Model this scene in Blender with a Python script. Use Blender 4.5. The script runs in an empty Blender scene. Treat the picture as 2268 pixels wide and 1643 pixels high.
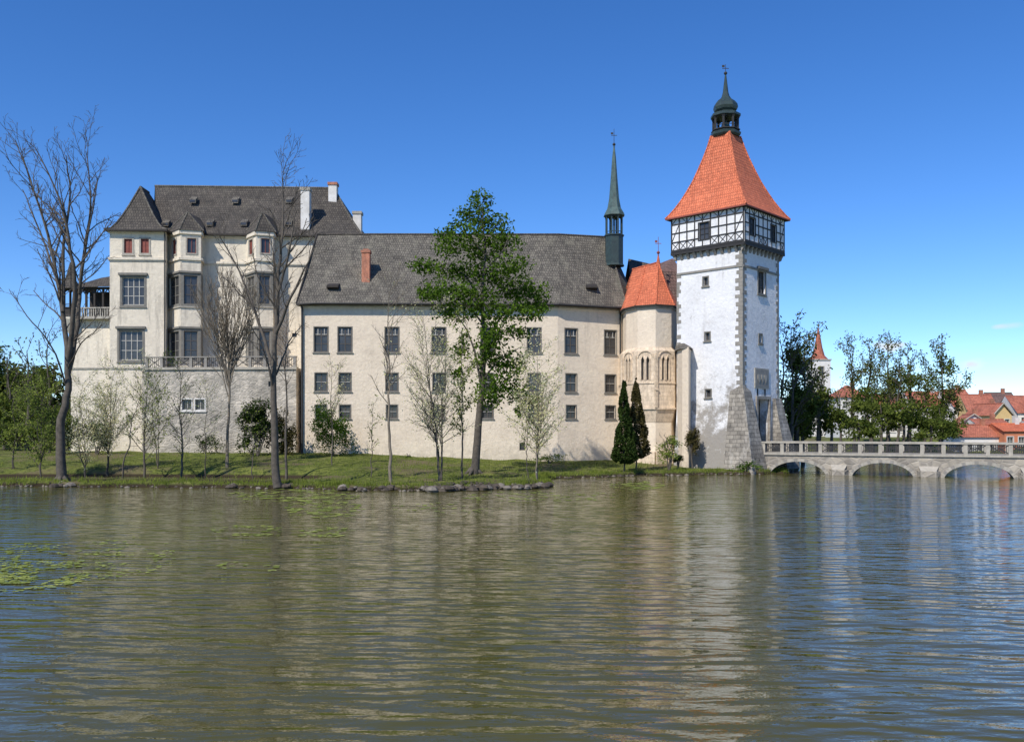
import bpy, math, random
import numpy as np
from mathutils import Vector, noise, Matrix
random.seed(11)
R=random.random
def ru(a,b): return a+(b-a)*random.random()
# ---------------------------------------------------------------- survey: bearings (column,row at focal 1964) + distance -> metres
FL=1964.0; CX=1134.0; HY=950.0; EYE=4.5
def gx(px,d): return (px-CX)/FL*d
def gz(py,d): return EYE-(py-HY)/FL*d
def g3(px,py,d): return Vector((gx(px,d),d,gz(py,d)))
SUN=Vector((-0.56*math.cos(math.radians(46)),-0.828*math.cos(math.radians(46)),math.sin(math.radians(46)))).normalized()
scene=bpy.context.scene
# ---------------------------------------------------------------- materials
def newmat(name):
    m=bpy.data.materials.new(name); m.use_nodes=True
    nt=m.node_tree; b=nt.nodes['Principled BSDF']
    return m,nt,b
def N(nt,t,**k):
    n=nt.nodes.new(t)
    for a,v in k.items():
        if a in n.inputs: n.inputs[a].default_value=v
        else: setattr(n,a,v)
    return n
def col(c): return (c[0],c[1],c[2],1)
def mixc(nt,fac,a,b,mode='MIX'):
    m=nt.nodes.new('ShaderNodeMix'); m.data_type='RGBA'; m.blend_type=mode
    for idx,v in ((0,fac),(6,a),(7,b)):
        if hasattr(v,'is_linked') or hasattr(v,'links'): nt.links.new(v,m.inputs[idx])
        elif idx==0: m.inputs[0].default_value=v
        else: m.inputs[idx].default_value=col(v)
    return m.outputs[2]
def ramp(nt,sock,p0,p1,c0=(0,0,0),c1=(1,1,1)):
    r=nt.nodes.new('ShaderNodeValToRGB')
    r.color_ramp.elements[0].position=p0; r.color_ramp.elements[1].position=p1
    r.color_ramp.elements[0].color=col(c0); r.color_ramp.elements[1].color=col(c1)
    nt.links.new(sock,r.inputs[0]); return r.outputs[0]
def noise_s(nt,scale,detail=6,rough=.6,vec=(1,1,1),coord='Object',rot=0):
    tc=N(nt,'ShaderNodeTexCoord'); mp=N(nt,'ShaderNodeMapping'); mp.inputs['Scale'].default_value=vec; mp.inputs['Rotation'].default_value=(0,0,rot)
    nt.links.new(tc.outputs[coord],mp.inputs[0])
    n=N(nt,'ShaderNodeTexNoise',Scale=scale,Detail=detail,Roughness=rough)
    nt.links.new(mp.outputs[0],n.inputs['Vector']); return n.outputs['Fac']
def bump(nt,b,h,strength,dist):
    bp=N(nt,'ShaderNodeBump',Strength=strength,Distance=dist)
    nt.links.new(h,bp.inputs['Height']); nt.links.new(bp.outputs[0],b.inputs['Normal'])
def plaster(name,c,c2,stain,rough=.9,low=None,patch=(.60,.78),zlow=(1.0,11),lowr=(.60,.74)):
    m,nt,b=newmat(name)
    a=noise_s(nt,.35,8,.65); k=mixc(nt,ramp(nt,a,.35,.7),c,c2)
    s=noise_s(nt,.9,8,.7,(1.2,1.2,.16)); k=mixc(nt,ramp(nt,s,patch[0],patch[1]),k,stain)
    s=noise_s(nt,.22,9,.75,(1,1,1.4)); k=mixc(nt,ramp(nt,s,.53,.70),k,tuple((x+y)/2 for x,y in zip(c2,stain)))
    f=noise_s(nt,3.5,6,.75); k=mixc(nt,1.0,k,ramp(nt,f,.3,.7,(.87,.87,.87),(1.06,1.06,1.06)),'MULTIPLY')
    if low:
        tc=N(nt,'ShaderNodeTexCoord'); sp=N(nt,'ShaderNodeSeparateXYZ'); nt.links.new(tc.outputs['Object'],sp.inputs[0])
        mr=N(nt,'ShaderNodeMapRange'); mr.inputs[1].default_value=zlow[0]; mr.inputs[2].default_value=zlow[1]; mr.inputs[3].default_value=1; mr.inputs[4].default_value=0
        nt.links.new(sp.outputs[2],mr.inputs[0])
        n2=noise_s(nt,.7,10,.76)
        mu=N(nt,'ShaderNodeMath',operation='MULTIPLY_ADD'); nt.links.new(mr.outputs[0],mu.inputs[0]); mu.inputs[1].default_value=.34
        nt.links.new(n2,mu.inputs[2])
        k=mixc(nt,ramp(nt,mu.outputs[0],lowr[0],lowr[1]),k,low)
    nt.links.new(k,b.inputs['Base Color']); b.inputs['Roughness'].default_value=rough
    h=noise_s(nt,2.2,9,.7); bump(nt,b,h,.9,.09)
    return m
def brick(name,c1,c2,mortar,bw,bh,ms,rough=.85,moss=None,bstr=.7,moss_r=(.55,.75),offs=.5,var=(.55,1.4)):
    m,nt,b=newmat(name)
    tc=N(nt,'ShaderNodeTexCoord')
    t=N(nt,'ShaderNodeTexBrick'); t.offset=offs
    nt.links.new(tc.outputs['UV'],t.inputs['Vector'])
    t.inputs['Color1'].default_value=col(c1); t.inputs['Color2'].default_value=col(c2); t.inputs['Mortar'].default_value=col(mortar)
    t.inputs['Scale'].default_value=1; t.inputs['Brick Width'].default_value=bw; t.inputs['Row Height'].default_value=bh
    t.inputs['Mortar Size'].default_value=ms; t.inputs['Mortar Smooth'].default_value=.4
    k=t.outputs['Color']
    a=noise_s(nt,.5,9,.75)
    v=ramp(nt,a,.3,.72,(var[0],)*3,(var[1],)*3); k=mixc(nt,1.0,k,v,'MULTIPLY')
    a=noise_s(nt,3.2,5,.8,(1,1,.5)); v=ramp(nt,a,.35,.68,(.72,)*3,(1.28,)*3); k=mixc(nt,1.0,k,v,'MULTIPLY')
    if moss:
        s=noise_s(nt,.7,8,.75,(1.3,1.3,.25)); k=mixc(nt,ramp(nt,s,moss_r[0],moss_r[1]),k,moss)
    nt.links.new(k,b.inputs['Base Color']); b.inputs['Roughness'].default_value=rough
    nt2=noise_s(nt,4,6,.7)
    mu=N(nt,'ShaderNodeMath',operation='MULTIPLY_ADD'); nt.links.new(nt2,mu.inputs[0]); mu.inputs[1].default_value=.5
    inv=N(nt,'ShaderNodeMath',operation='SUBTRACT'); inv.inputs[0].default_value=1; nt.links.new(t.outputs['Fac'],inv.inputs[1])
    nt.links.new(inv.outputs[0],mu.inputs[2]); bump(nt,b,mu.outputs[0],bstr,.05)
    return m
def plain(name,c,rough=.7,c2=None,scale=3,metal=0):
    m,nt,b=newmat(name)
    c2=c2 or tuple(x*.65 for x in c)
    k=mixc(nt,ramp(nt,noise_s(nt,scale,6,.65),.35,.7),c,c2)
    nt.links.new(k,b.inputs['Base Color']); b.inputs['Roughness'].default_value=rough; b.inputs['Metallic'].default_value=metal
    return m
def rubble(name,c1,c2,joint,scale,stain=None):
    m,nt,b=newmat(name)
    tc=N(nt,'ShaderNodeTexCoord'); mp=N(nt,'ShaderNodeMapping'); mp.inputs['Scale'].default_value=(1,1.5,1)
    nt.links.new(tc.outputs['UV'],mp.inputs[0])
    v=N(nt,'ShaderNodeTexVoronoi',Scale=scale); v.feature='F1'; nt.links.new(mp.outputs[0],v.inputs['Vector'])
    e=N(nt,'ShaderNodeTexVoronoi',Scale=scale); e.feature='DISTANCE_TO_EDGE'; nt.links.new(mp.outputs[0],e.inputs['Vector'])
    bw=N(nt,'ShaderNodeSeparateColor'); nt.links.new(v.outputs['Color'],bw.inputs[0])
    k=mixc(nt,bw.outputs[0],c1,c2)
    k=mixc(nt,ramp(nt,e.outputs['Distance'],.02,.09,(1,1,1),(0,0,0)),k,joint)
    a=noise_s(nt,.4,8,.7); k=mixc(nt,1.0,k,ramp(nt,a,.3,.75,(.62,.62,.62),(1.25,1.25,1.25)),'MULTIPLY')
    if stain: k=mixc(nt,ramp(nt,noise_s(nt,.6,8,.7),.48,.64),k,stain)
    nt.links.new(k,b.inputs['Base Color']); b.inputs['Roughness'].default_value=.9
    bump(nt,b,ramp(nt,e.outputs['Distance'],0,.15),.6,.06)
    return m
def leafm(name,c,c2,trans=.35,lo=.6):
    m=bpy.data.materials.new(name); m.use_nodes=True; nt=m.node_tree
    nt.nodes.remove(nt.nodes['Principled BSDF']); out=nt.nodes['Material Output']
    g=N(nt,'ShaderNodeNewGeometry'); k=mixc(nt,g.outputs['Random Per Island'],c,c2)
    k=mixc(nt,1.0,k,ramp(nt,noise_s(nt,.8,3,.6),.35,.65,(lo,lo+.05,lo),(1.25,1.2,1.1)),'MULTIPLY')  # noise multiplies patchy shade into the leaf colour
    d=N(nt,'ShaderNodeBsdfDiffuse'); t=N(nt,'ShaderNodeBsdfTranslucent'); mx=N(nt,'ShaderNodeMixShader')
    nt.links.new(k,d.inputs[0]); nt.links.new(k,t.inputs[0]); mx.inputs[0].default_value=trans
    nt.links.new(d.outputs[0],mx.inputs[1]); nt.links.new(t.outputs[0],mx.inputs[2]); nt.links.new(mx.outputs[0],out.inputs[0])
    return m
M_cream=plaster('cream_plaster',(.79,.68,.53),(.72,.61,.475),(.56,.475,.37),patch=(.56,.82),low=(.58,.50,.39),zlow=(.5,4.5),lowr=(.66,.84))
M_palace=plaster('palace_plaster',(.76,.68,.54),(.69,.615,.49),(.38,.34,.275),patch=(.52,.74))
M_white=plaster('white_limewash',(.80,.80,.80),(.72,.725,.73),(.52,.51,.49),low=(.30,.28,.25),patch=(.55,.78))
M_shingle=brick('wood_shingle_roof',(.165,.148,.118),(.10,.09,.073),(.03,.027,.022),.28,.42,.03,moss=(.20,.185,.14),moss_r=(.50,.72))
M_shingle2=brick('dark_shingle_roof',(.10,.086,.068),(.058,.05,.041),(.018,.016,.014),.3,.42,.03,moss=(.135,.12,.092))
M_tile=brick('red_roof_tile',(.70,.20,.095),(.60,.155,.07),(.30,.07,.03),.22,.36,.03,moss=(.62,.23,.13),moss_r=(.6,.8),var=(.78,1.18))
M_tile2=brick('old_roof_tile',(.50,.17,.10),(.40,.13,.08),(.18,.06,.04),.3,.4,.03,moss=(.28,.14,.10))
M_tile3=brick('grey_roof_tile',(.20,.12,.10),(.15,.10,.085),(.07,.04,.03),.3,.4,.03)
M_brickch=brick('chimney_brick',(.58,.19,.09),(.50,.15,.07),(.35,.25,.2),.3,.12,.02)
M_stone=brick('ashlar_stone',(.42,.37,.30),(.33,.29,.24),(.22,.19,.15),.9,.42,.02,moss=(.25,.23,.18))
M_sand=brick('sandstone_oriel',(.72,.59,.44),(.64,.52,.38),(.46,.37,.27),.9,.45,.012,moss=(.46,.37,.28),moss_r=(.58,.8),bstr=.3,var=(.82,1.12))
M_rub=rubble('rubble_wall',(.44,.40,.33),(.32,.295,.25),(.44,.40,.34),1.5,(.58,.52,.43))
M_bridge=rubble('bridge_rubble',(.44,.39,.31),(.25,.225,.19),(.36,.325,.27),1.25)
M_quoin=plain('quoin_stone',(.30,.28,.245),.9,(.20,.19,.17),2)
M_butt=brick('buttress_stone',(.33,.30,.25),(.22,.20,.17),(.13,.12,.10),.8,.42,.03,moss=(.46,.43,.38),moss_r=(.54,.68))
M_trim=plain('trim_stone',(.43,.395,.33),.85,(.28,.26,.215),2)
M_gtrim=plain('grey_window_trim',(.21,.20,.17),.85,(.14,.13,.115),2)
M_frame=plain('window_wood',(.10,.085,.07),.6,(.07,.06,.05),5)
M_lframe=plain('light_window_wood',(.50,.48,.43),.6)
M_beam=plain('black_timber',(.018,.017,.017),.7,(.03,.03,.03),5)
M_wood=plain('dark_wood',(.04,.033,.027),.8,(.02,.017,.014),4)
M_copper=plain('dark_copper',(.035,.06,.055),.45,(.02,.03,.03),3)
M_copperG=plain('green_copper',(.085,.14,.125),.5,(.04,.06,.055),2)
M_red=plain('red_shutter',(.26,.065,.045),.7)
M_iron=plain('wrought_iron',(.03,.03,.03),.6)
M_chim=plain('white_chimney',(.72,.70,.66),.9,(.5,.48,.44),1)
M_bark=plain('bark_grey',(.12,.102,.08),.95,(.055,.047,.038),3)
M_bark2=plain('bark_light',(.24,.20,.145),.95,(.14,.115,.085),3)
M_leaf=leafm('leaf_fresh',(.135,.22,.030),(.045,.10,.012))
M_leafy=leafm('leaf_young',(.29,.35,.085),(.15,.21,.04))
M_bud=leafm('leaf_bud',(.80,.76,.52),(.52,.52,.24),.45,.85)
M_leafd=leafm('leaf_dark',(.055,.085,.022),(.022,.042,.012),.2)
M_leafb=leafm('leaf_brown',(.13,.11,.045),(.055,.05,.022),.2)
M_leafbg=leafm('leaf_background',(.15,.185,.04),(.055,.085,.02),.25)
M_haze=leafm('leaf_sparse',(.16,.185,.05),(.06,.08,.022),.3)
M_pad=leafm('lily_leaf',(.32,.36,.12),(.17,.22,.05),.1)
M_reed=leafm('grass_blade',(.21,.26,.055),(.10,.13,.025),.3)
def glassm():
    m,nt,b=newmat('window_glass')
    k=mixc(nt,noise_s(nt,.8,3,.5),(.015,.016,.018),(.09,.09,.09)); nt.links.new(k,b.inputs['Base Color'])
    b.inputs['Roughness'].default_value=.12; bump(nt,b,noise_s(nt,1.2,2,.5),.3,.05); return m
M_glass=glassm()
M_dark=plain('dark_interior',(.012,.011,.01),.9)
# ---------------------------------------------------------------- mesh builder
class MB:
    def __init__(s): s.v=[];s.f=[];s.m=[];s.mats=[]
    def mi(s,m):
        if m not in s.mats: s.mats.append(m)
        return s.mats.index(m)
    def poly(s,pts,mat):
        n=len(s.v); s.v+=[tuple(p) for p in pts]; s.f.append(tuple(range(n,n+len(pts)))); s.m.append(s.mi(mat))
    def hexa(s,p,mat):
        for q in ((0,3,2,1),(4,5,6,7),(0,1,5,4),(1,2,6,5),(2,3,7,6),(3,0,4,7)): s.poly([p[i] for i in q],mat)
    def box(s,x0,x1,y0,y1,z0,z1,mat):
        s.hexa([(x0,y0,z0),(x1,y0,z0),(x1,y1,z0),(x0,y1,z0),(x0,y0,z1),(x1,y0,z1),(x1,y1,z1),(x0,y1,z1)],mat)
    def lathe(s,c,prof,n,mat,rot=0,sx=1):
        rings=[]
        for r,z in prof:
            rings.append([(c[0]+r*math.cos(rot+2*math.pi*i/n),c[1]+r*math.sin(rot+2*math.pi*i/n),z) for i in range(n)])
        for a,b in zip(rings[:-1],rings[1:]):
            for i in range(n):
                j=(i+1)%n; s.poly([a[i],a[j],b[j],b[i]],mat)
        s.poly(rings[0][::-1],mat); s.poly(rings[-1],mat)
    def obj(s,name,parent=None,smooth=False):
        me=bpy.data.meshes.new(name); me.from_pydata(s.v,[],s.f)
        for m in s.mats: me.materials.append(m)
        me.polygons.foreach_set('material_index',s.m)
        if smooth: me.polygons.foreach_set('use_smooth',[True]*len(s.f))
        uv=me.uv_layers.new(name='UVMap'); data=np.zeros((len(me.loops),2)); 
        li=0; Z=Vector((0,0,1))
        for f in s.f:
            p=[Vector(s.v[i]) for i in f]
            n=(p[1]-p[0]).cross(p[2]-p[0])
            if n.length<1e-9 and len(p)>3: n=(p[2]-p[0]).cross(p[3]-p[0])
            if n.length<1e-9: n=Vector((0,0,1))
            n.normalize()
            if n.z<0: n=-n
            t=Z.cross(n)
            if t.length<1e-3: t=Vector((1,0,0))
            t.normalize(); b=n.cross(t)
            if abs(n.z)<.02 and (t.x<0): t=-t
            for q in p: data[li]=(q.dot(t),q.dot(b)); li+=1
        uv.data.foreach_set('uv',data.ravel())
        me.update(); ob=bpy.data.objects.new(name,me); scene.collection.objects.link(ob)
        if parent: ob.parent=parent
        return ob
def empty(name,loc=(0,0,0)):
    e=bpy.data.objects.new(name,None); scene.collection.objects.link(e); return e
class Fac:
    def __init__(s,a,b):
        s.o=Vector((a[0],a[1],0)); d=Vector((b[0]-a[0],b[1]-a[1],0)); s.L=d.length; s.t=d.normalized(); s.n=Vector((s.t.y,-s.t.x,0))
    def P(s,u,z,n=0):
        p=s.o+s.t*u+s.n*n; return Vector((p.x,p.y,z))
    def U(s,px):
        k=(px-CX)/FL; return (k*s.o.y-s.o.x)/(s.t.x-k*s.t.y)
    def Z(s,px,py): return gz(py,s.P(s.U(px),0).y)
    def box(s,mb,u0,u1,z0,z1,n0,n1,mat):
        mb.hexa([s.P(u0,z0,n1),s.P(u1,z0,n1),s.P(u1,z0,n0),s.P(u0,z0,n0),s.P(u0,z1,n1),s.P(u1,z1,n1),s.P(u1,z1,n0),s.P(u0,z1,n0)],mat)
    def beam(s,mb,u0,z0,u1,z1,w,n0,n1,mat):
        d=Vector((u1-u0,z1-z0)); d.normalize(); q=Vector((-d.y,d.x))*w/2
        c=[(u0-q.x,z0-q.y),(u1-q.x,z1-q.y),(u1+q.x,z1+q.y),(u0+q.x,z0+q.y)]
        mb.hexa([s.P(a,b,n0) for a,b in c]+[s.P(a,b,n1) for a,b in c],mat)
    def wall(s,mb,u0,u1,z0,z1,holes,mat,rev=.3):
        us=sorted(set([u0,u1]+[h[0] for h in holes]+[h[1] for h in holes])); zs=sorted(set([z0,z1]+[h[2] for h in holes]+[h[3] for h in holes]))
        us=[u for u in us if u0<=u<=u1]; zs=[z for z in zs if z0<=z<=z1]
        for a,b in zip(us[:-1],us[1:]):
            for c,d in zip(zs[:-1],zs[1:]):
                mu=(a+b)/2; mz=(c+d)/2
                if any(h[0]<mu<h[1] and h[2]<mz<h[3] for h in holes): continue
                mb.poly([s.P(a,c),s.P(b,c),s.P(b,d),s.P(a,d)],mat)
        for h in holes:
            a,b,c,d=h[:4]
            mb.poly([s.P(a,c),s.P(a,d),s.P(a,d,-rev),s.P(a,c,-rev)],mat)
            mb.poly([s.P(b,c),s.P(b,d),s.P(b,d,-rev),s.P(b,c,-rev)],mat)
            mb.poly([s.P(a,c),s.P(b,c),s.P(b,c,-rev),s.P(a,c,-rev)],mat)
            mb.poly([s.P(a,d),s.P(b,d),s.P(b,d,-rev),s.P(a,d,-rev)],mat)
def window(mb,F,u,z,w,h,nx=2,ny=2,rev=.26,frame=M_frame,sur=None,sw=.16,glass=M_glass,ft=.07,sill=True,so=.06,cor=False):
    a,b,c,d=u-w/2,u+w/2,z-h/2,z+h/2
    mb.poly([F.P(a,c,-rev),F.P(b,c,-rev),F.P(b,d,-rev),F.P(a,d,-rev)],glass)
    n0=-rev-.01; n1=-rev+.07
    F.box(mb,a,a+ft,c,d,n0,n1,frame);F.box(mb,b-ft,b,c,d,n0,n1,frame)
    F.box(mb,a+ft,b-ft,c,c+ft,n0,n1,frame);F.box(mb,a+ft,b-ft,d-ft,d,n0,n1,frame)
    for i in range(1,nx):
        x=a+w*i/nx; F.box(mb,x-ft*.5,x+ft*.5,c+ft,d-ft,n0,n1-.01,frame)
    for i in range(1,ny):
        y=c+h*i/ny; F.box(mb,a+ft,b-ft,y-ft*.45,y+ft*.45,n0,n1-.02,frame)
    if sur:
        F.box(mb,a-sw,a,c-sw,d+sw,-.03,so,sur);F.box(mb,b,b+sw,c-sw,d+sw,-.03,so,sur)
        F.box(mb,a,b,d,d+sw,-.03,so,sur);F.box(mb,a,b,c-sw,c,-.03,so,sur)
        if cor: F.box(mb,a-sw-.15,b+sw+.15,d+sw,d+sw+.28,-.03,.28,sur)
    if sill: F.box(mb,a-.12-sw*.8,b+.12+sw*.8,c-sw-.1 if sur else c-.1,c-sw if sur else c,-.03,so+.08,sur or M_trim)
def hole(u,z,w,h): return (u-w/2,u+w/2,z-h/2,z+h/2)
# ---------------------------------------------------------------- terrain
ISL=np.array([(-160,84),(-70,74),(-41,70.3),(-35,68.8),(-27,68.2),(-18.4,67.2),(-14,66),(-11.6,64.8),(-5.7,64.2),(-.5,66),(2.0,67.6),(3.0,69.6),(2.6,73),(2.2,77),(4.6,80.5),(11.6,85),(19,87),(25.6,88.2),(28.2,90),(29.5,96),(31,104),(36,118),(30,138),(0,146),(-160,150)],float)
def sdf(x,y,poly):
    d=np.full(x.shape,1e9); ins=np.zeros(x.shape,bool); n=len(poly)
    for i in range(n):
        a=poly[i]; b=poly[(i+1)%n]; e=b-a; wx=x-a[0]; wy=y-a[1]
        t=np.clip((wx*e[0]+wy*e[1])/(e@e),0,1); d=np.minimum(d,np.hypot(wx-t*e[0],wy-t*e[1]))
        c=((a[1]<=y)&(b[1]>y))|((b[1]<=y)&(a[1]>y))
        with np.errstate(divide='ignore',invalid='ignore'):
            xi=a[0]+(y-a[1])*(b[0]-a[0])/(b[1]-a[1] if b[1]!=a[1] else 1e-9)
        ins^=(c&(x<xi))
    return np.where(ins,d,-d)
def ss(t): t=np.clip(t,0,1); return t*t*(3-2*t)
def height(x,y):
    x=np.asarray(x,float); y=np.asarray(y,float)
    wob=.6*np.sin(x*.9)+.45*np.sin(x*2.3+1)+.35*np.sin(x*4.1+y)+.25*np.sin(x*6.7+y*3)
    d1=sdf(x,y,ISL)+wob*.6
    z=-1.1+1.45*ss((d1+.7)/1.3)+np.clip((d1-2)/26,0,1)*1.0*ss((y-66)/20)
    z+=np.where(d1>1,.45*ss((y-86)/12)*ss((5-x)/30),0)
    cy=80.5+1.3*np.sin(x*.12); side=ss((-14-x)/6)
    z-=np.where(d1>0,.22*ss((cy-y)/3)*ss((d1-1)/2)*side,0)
    ch=np.exp(-(np.abs(y-cy)/2.8)**3)*side
    z=z-ch*np.where(d1>0,1.3,0)
    ch2=np.exp(-((y-79)/1.4)**2)*ss((x+13)/3)*ss((2-x)/3); z-=ch2*.35
    z+=np.where(d1>.3,.10*np.sin(x*1.1+y*.7)*np.sin(y*.9-x*.35),0)
    for d in ((y-150-4*np.sin(x*.05)),(x-78-3*np.sin(y*.1)-(95-y).clip(0,99)*.2),(7-y),(-150-x)):
        zz=-1.1+1.1*ss((d+2)/2.5)+1.8*ss(d/12)+.9*ss(d/5)
        z=np.maximum(z,zz)
    z+=np.where(y>260,np.clip((y-260)/2500,0,1)*20,0)
    return z
def hz(x,y): return float(height(np.array([x]),np.array([y]))[0])
def axis(segs):
    out=[]
    for a,b,st in segs: out+=list(np.arange(a,b,st))
    out.append(segs[-1][1]); return np.array(out)
xs=axis([(-3000,-600,300),(-600,-160,40),(-160,-56,4),(-56,34,.4),(34,110,2),(110,300,10),(300,600,50),(600,3000,300)])
ys=axis([(-400,-40,40),(-40,12,2),(12,56,8),(56,60,1),(60,104,.35),(104,160,2),(160,300,10),(300,800,50),(800,4000,400)])
XX,YY=np.meshgrid(xs,ys); ZZ=height(XX,YY)
verts=np.stack([XX.ravel(),YY.ravel(),ZZ.ravel()],1); nx=len(xs); ny=len(ys)
idx=np.arange(nx*ny).reshape(ny,nx); faces=np.stack([idx[:-1,:-1].ravel(),idx[:-1,1:].ravel(),idx[1:,1:].ravel(),idx[1:,:-1].ravel()],1)
me=bpy.data.meshes.new('ground'); me.from_pydata(verts.tolist(),[],faces.tolist()); me.polygons.foreach_set('use_smooth',[True]*len(faces))
gr=bpy.data.objects.new('ground',me); scene.collection.objects.link(gr)
m,nt,b=newmat('grass_ground')
k=mixc(nt,ramp(nt,noise_s(nt,.35,8,.7),.35,.65),(.10,.13,.028),(.19,.205,.05))
k=mixc(nt,ramp(nt,noise_s(nt,1.6,8,.78),.46,.58),k,(.05,.068,.018))  # scattered dark patches paint shadows on the lawn into the grass colour
k=mixc(nt,ramp(nt,noise_s(nt,.15,8,.7),.50,.62),k,(.15,.125,.07))
tc=N(nt,'ShaderNodeTexCoord'); sp=N(nt,'ShaderNodeSeparateXYZ'); nt.links.new(tc.outputs['Object'],sp.inputs[0])
mr=N(nt,'ShaderNodeMapRange'); mr.inputs[1].default_value=.16; mr.inputs[2].default_value=.32; nt.links.new(sp.outputs[2],mr.inputs[0])
k=mixc(nt,mr.outputs[0],(.045,.035,.022),k)
nt.links.new(k,b.inputs['Base Color']); b.inputs['Roughness'].default_value=1; b.inputs['Specular IOR Level'].default_value=.1
bump(nt,b,noise_s(nt,6,8,.8),.9,.12)
me.materials.append(m)
# water
me=bpy.data.meshes.new('lake_water'); me.from_pydata([(-3000,-300,0),(3000,-300,0),(3000,1500,0),(-3000,1500,0)],[],[(0,1,2,3)])
wt=bpy.data.objects.new('lake_water',me); scene.collection.objects.link(wt)
m,nt,b=newmat('lake_water')
k=mixc(nt,noise_s(nt,.06,4,.6),(.062,.060,.010),(.085,.076,.018)); nt.links.new(k,b.inputs['Base Color'])
b.inputs['Roughness'].default_value=.03; b.inputs['IOR'].default_value=1.42; b.inputs['Specular Tint'].default_value=(1,.95,.82,1)
n1=noise_s(nt,1.5,2,.5,(.26,1,1),rot=.12); n2=noise_s(nt,.5,3,.5,(.5,1,1),rot=-.1); n3=noise_s(nt,5.0,3,.6,(.45,1,1),rot=.2)
tc=N(nt,'ShaderNodeTexCoord'); mp=N(nt,'ShaderNodeMapping'); mp.inputs['Rotation'].default_value=(0,0,.12); nt.links.new(tc.outputs['Object'],mp.inputs[0])
wv=N(nt,'ShaderNodeTexWave'); wv.bands_direction='Y'; wv.inputs['Scale'].default_value=.55; wv.inputs['Distortion'].default_value=14; wv.inputs['Detail'].default_value=3; wv.inputs['Detail Scale'].default_value=.4; nt.links.new(mp.outputs[0],wv.inputs['Vector'])
patch=ramp(nt,noise_s(nt,.12,3,.5),.35,.65,(.3,.3,.3),(1,1,1))
def madd(a,f,c):
    q=N(nt,'ShaderNodeMath',operation='MULTIPLY_ADD'); nt.links.new(a,q.inputs[0])
    if isinstance(f,float): q.inputs[1].default_value=f
    else: nt.links.new(f,q.inputs[1])
    if c is None: q.inputs[2].default_value=0
    else: nt.links.new(c,q.inputs[2])
    return q.outputs[0]
hh=madd(n1,1.15,None); hh=madd(n2,1.3,hh); hh=madd(n3,.16,hh); hh=madd(madd(wv.outputs['Fac'],patch,None),.22,hh)
bump(nt,b,hh,1.0,.10)
me.materials.append(m)
# ---------------------------------------------------------------- roofs helper
def thick_eave(mb,pts,mat,t=.22):
    for a,b in zip(pts[:-1],pts[1:]):
        a=Vector(a);b=Vector(b); mb.poly([a,b,b-Vector((0,0,t)),a-Vector((0,0,t))],mat)
# ================================================================= central hall (long wing)
hall=empty('castle_long_wing')
A=(gx(668,99),99); B=(gx(1235,100),100); C=(gx(1378,103),103)
mb=MB(); wb=MB()
F1=Fac(A,B); F2=Fac(B,C); EZ=18.5; GZ=-.2
def hallwins(F,cols,r1=14.5):
    hs=[]
    for px in cols:
        u=F.U(px)
        for (z,w,h,nx_,ny_) in ((r1,1.5,2.75,2,3),(9.75,1.32,2.0,2,2),(6.45,1.2,1.45,2,2)):
            hs.append(hole(u,z,w,h)); window(wb,F,u,z,w,h,nx_,ny_,sur=M_gtrim,sw=.10,so=.03,frame=M_frame,ft=.09,rev=.22)
            if z==r1:
                for s_ in (-1,1):
                    F.box(wb,u+s_*.36-.27,u+s_*.36+.27,z+.55,z+.62,-.2,-.13,M_lframe)
                    F.box(wb,u+s_*.36-.04,u+s_*.36+.04,z+.5,z+1.2,-.2,-.12,M_lframe)
            else:
                F.box(wb,u-w/2+.1,u+w/2-.1,z-.03,z+.03,-.2,-.125,M_lframe)
    return hs
h1=hallwins(F1,(711,764,868,972,1080,1183)); h2=hallwins(F2,(1265,1352))
ub=F1.U(1157); h1.append(hole(ub,2.55,.65,.9)); window(wb,F1,ub,2.55,.65,.9,1,1,sill=False)
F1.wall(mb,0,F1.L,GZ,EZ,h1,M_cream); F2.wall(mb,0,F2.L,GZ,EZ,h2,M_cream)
D=(14.5,114); E=(gx(668,113),114)
for a,b_ in ((C,D),(D,E),(E,A)): Fac(a,b_).wall(mb,0,Fac(a,b_).L,GZ,EZ,[],M_cream)
for F in (F1,F2):
    F.box(mb,-.2 if F is F1 else .02,F.L,18.15,18.45,-.05,.22,M_trim)
    F.box(mb,-.1 if F is F1 else .02,F.L,17.98,18.15,-.05,.1,M_cream)
mb.obj('hall_walls',hall); wb.obj('hall_windows',hall)
mb=MB()
ez=18.55
e0=Vector((gx(656,98.3),98.3,ez-.1)); e1=Vector((gx(700,98.35),98.35,ez)); e2=Vector((gx(1238,99.3),99.3,ez)); e3=Vector((gx(1388,102.3),102.3,ez)); 
r0=Vector((gx(702,105.5),105.5,27.6)); r1=Vector((gx(757,106),106,27.75)); r2=Vector((gx(1238,107),107,27.95)); r3=Vector((gx(1345,108.5),108.5,27.95))
b0=Vector((e0.x,114.4,ez)); b1=Vector((e1.x,114.6,ez)); b2=Vector((e2.x,115,ez)); b3=Vector((15.4,114.8,ez)); e4=Vector((15.6,107,ez))
def roofq(a,b,c,d,mat,n=8,k=10):
    rows=[]
    for i in range(n+1):
        t=i/n; row=[]
        for j in range(k+1):
            s=j/k; p=a.lerp(b,s).lerp(d.lerp(c,s),t); e=math.sin(t*math.pi)
            p=p+Vector((0,0,-.28*e+ (.10*noise.noise(Vector((p.x*.35,p.z*.4,3)))*min(1,4*s*(1-s)) if 0<j<k else 0)*e)); row.append(p)
        rows.append(row)
    for i in range(n):
        for j in range(k): mb.poly([rows[i][j],rows[i][j+1],rows[i+1][j+1],rows[i+1][j]],mat)
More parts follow.
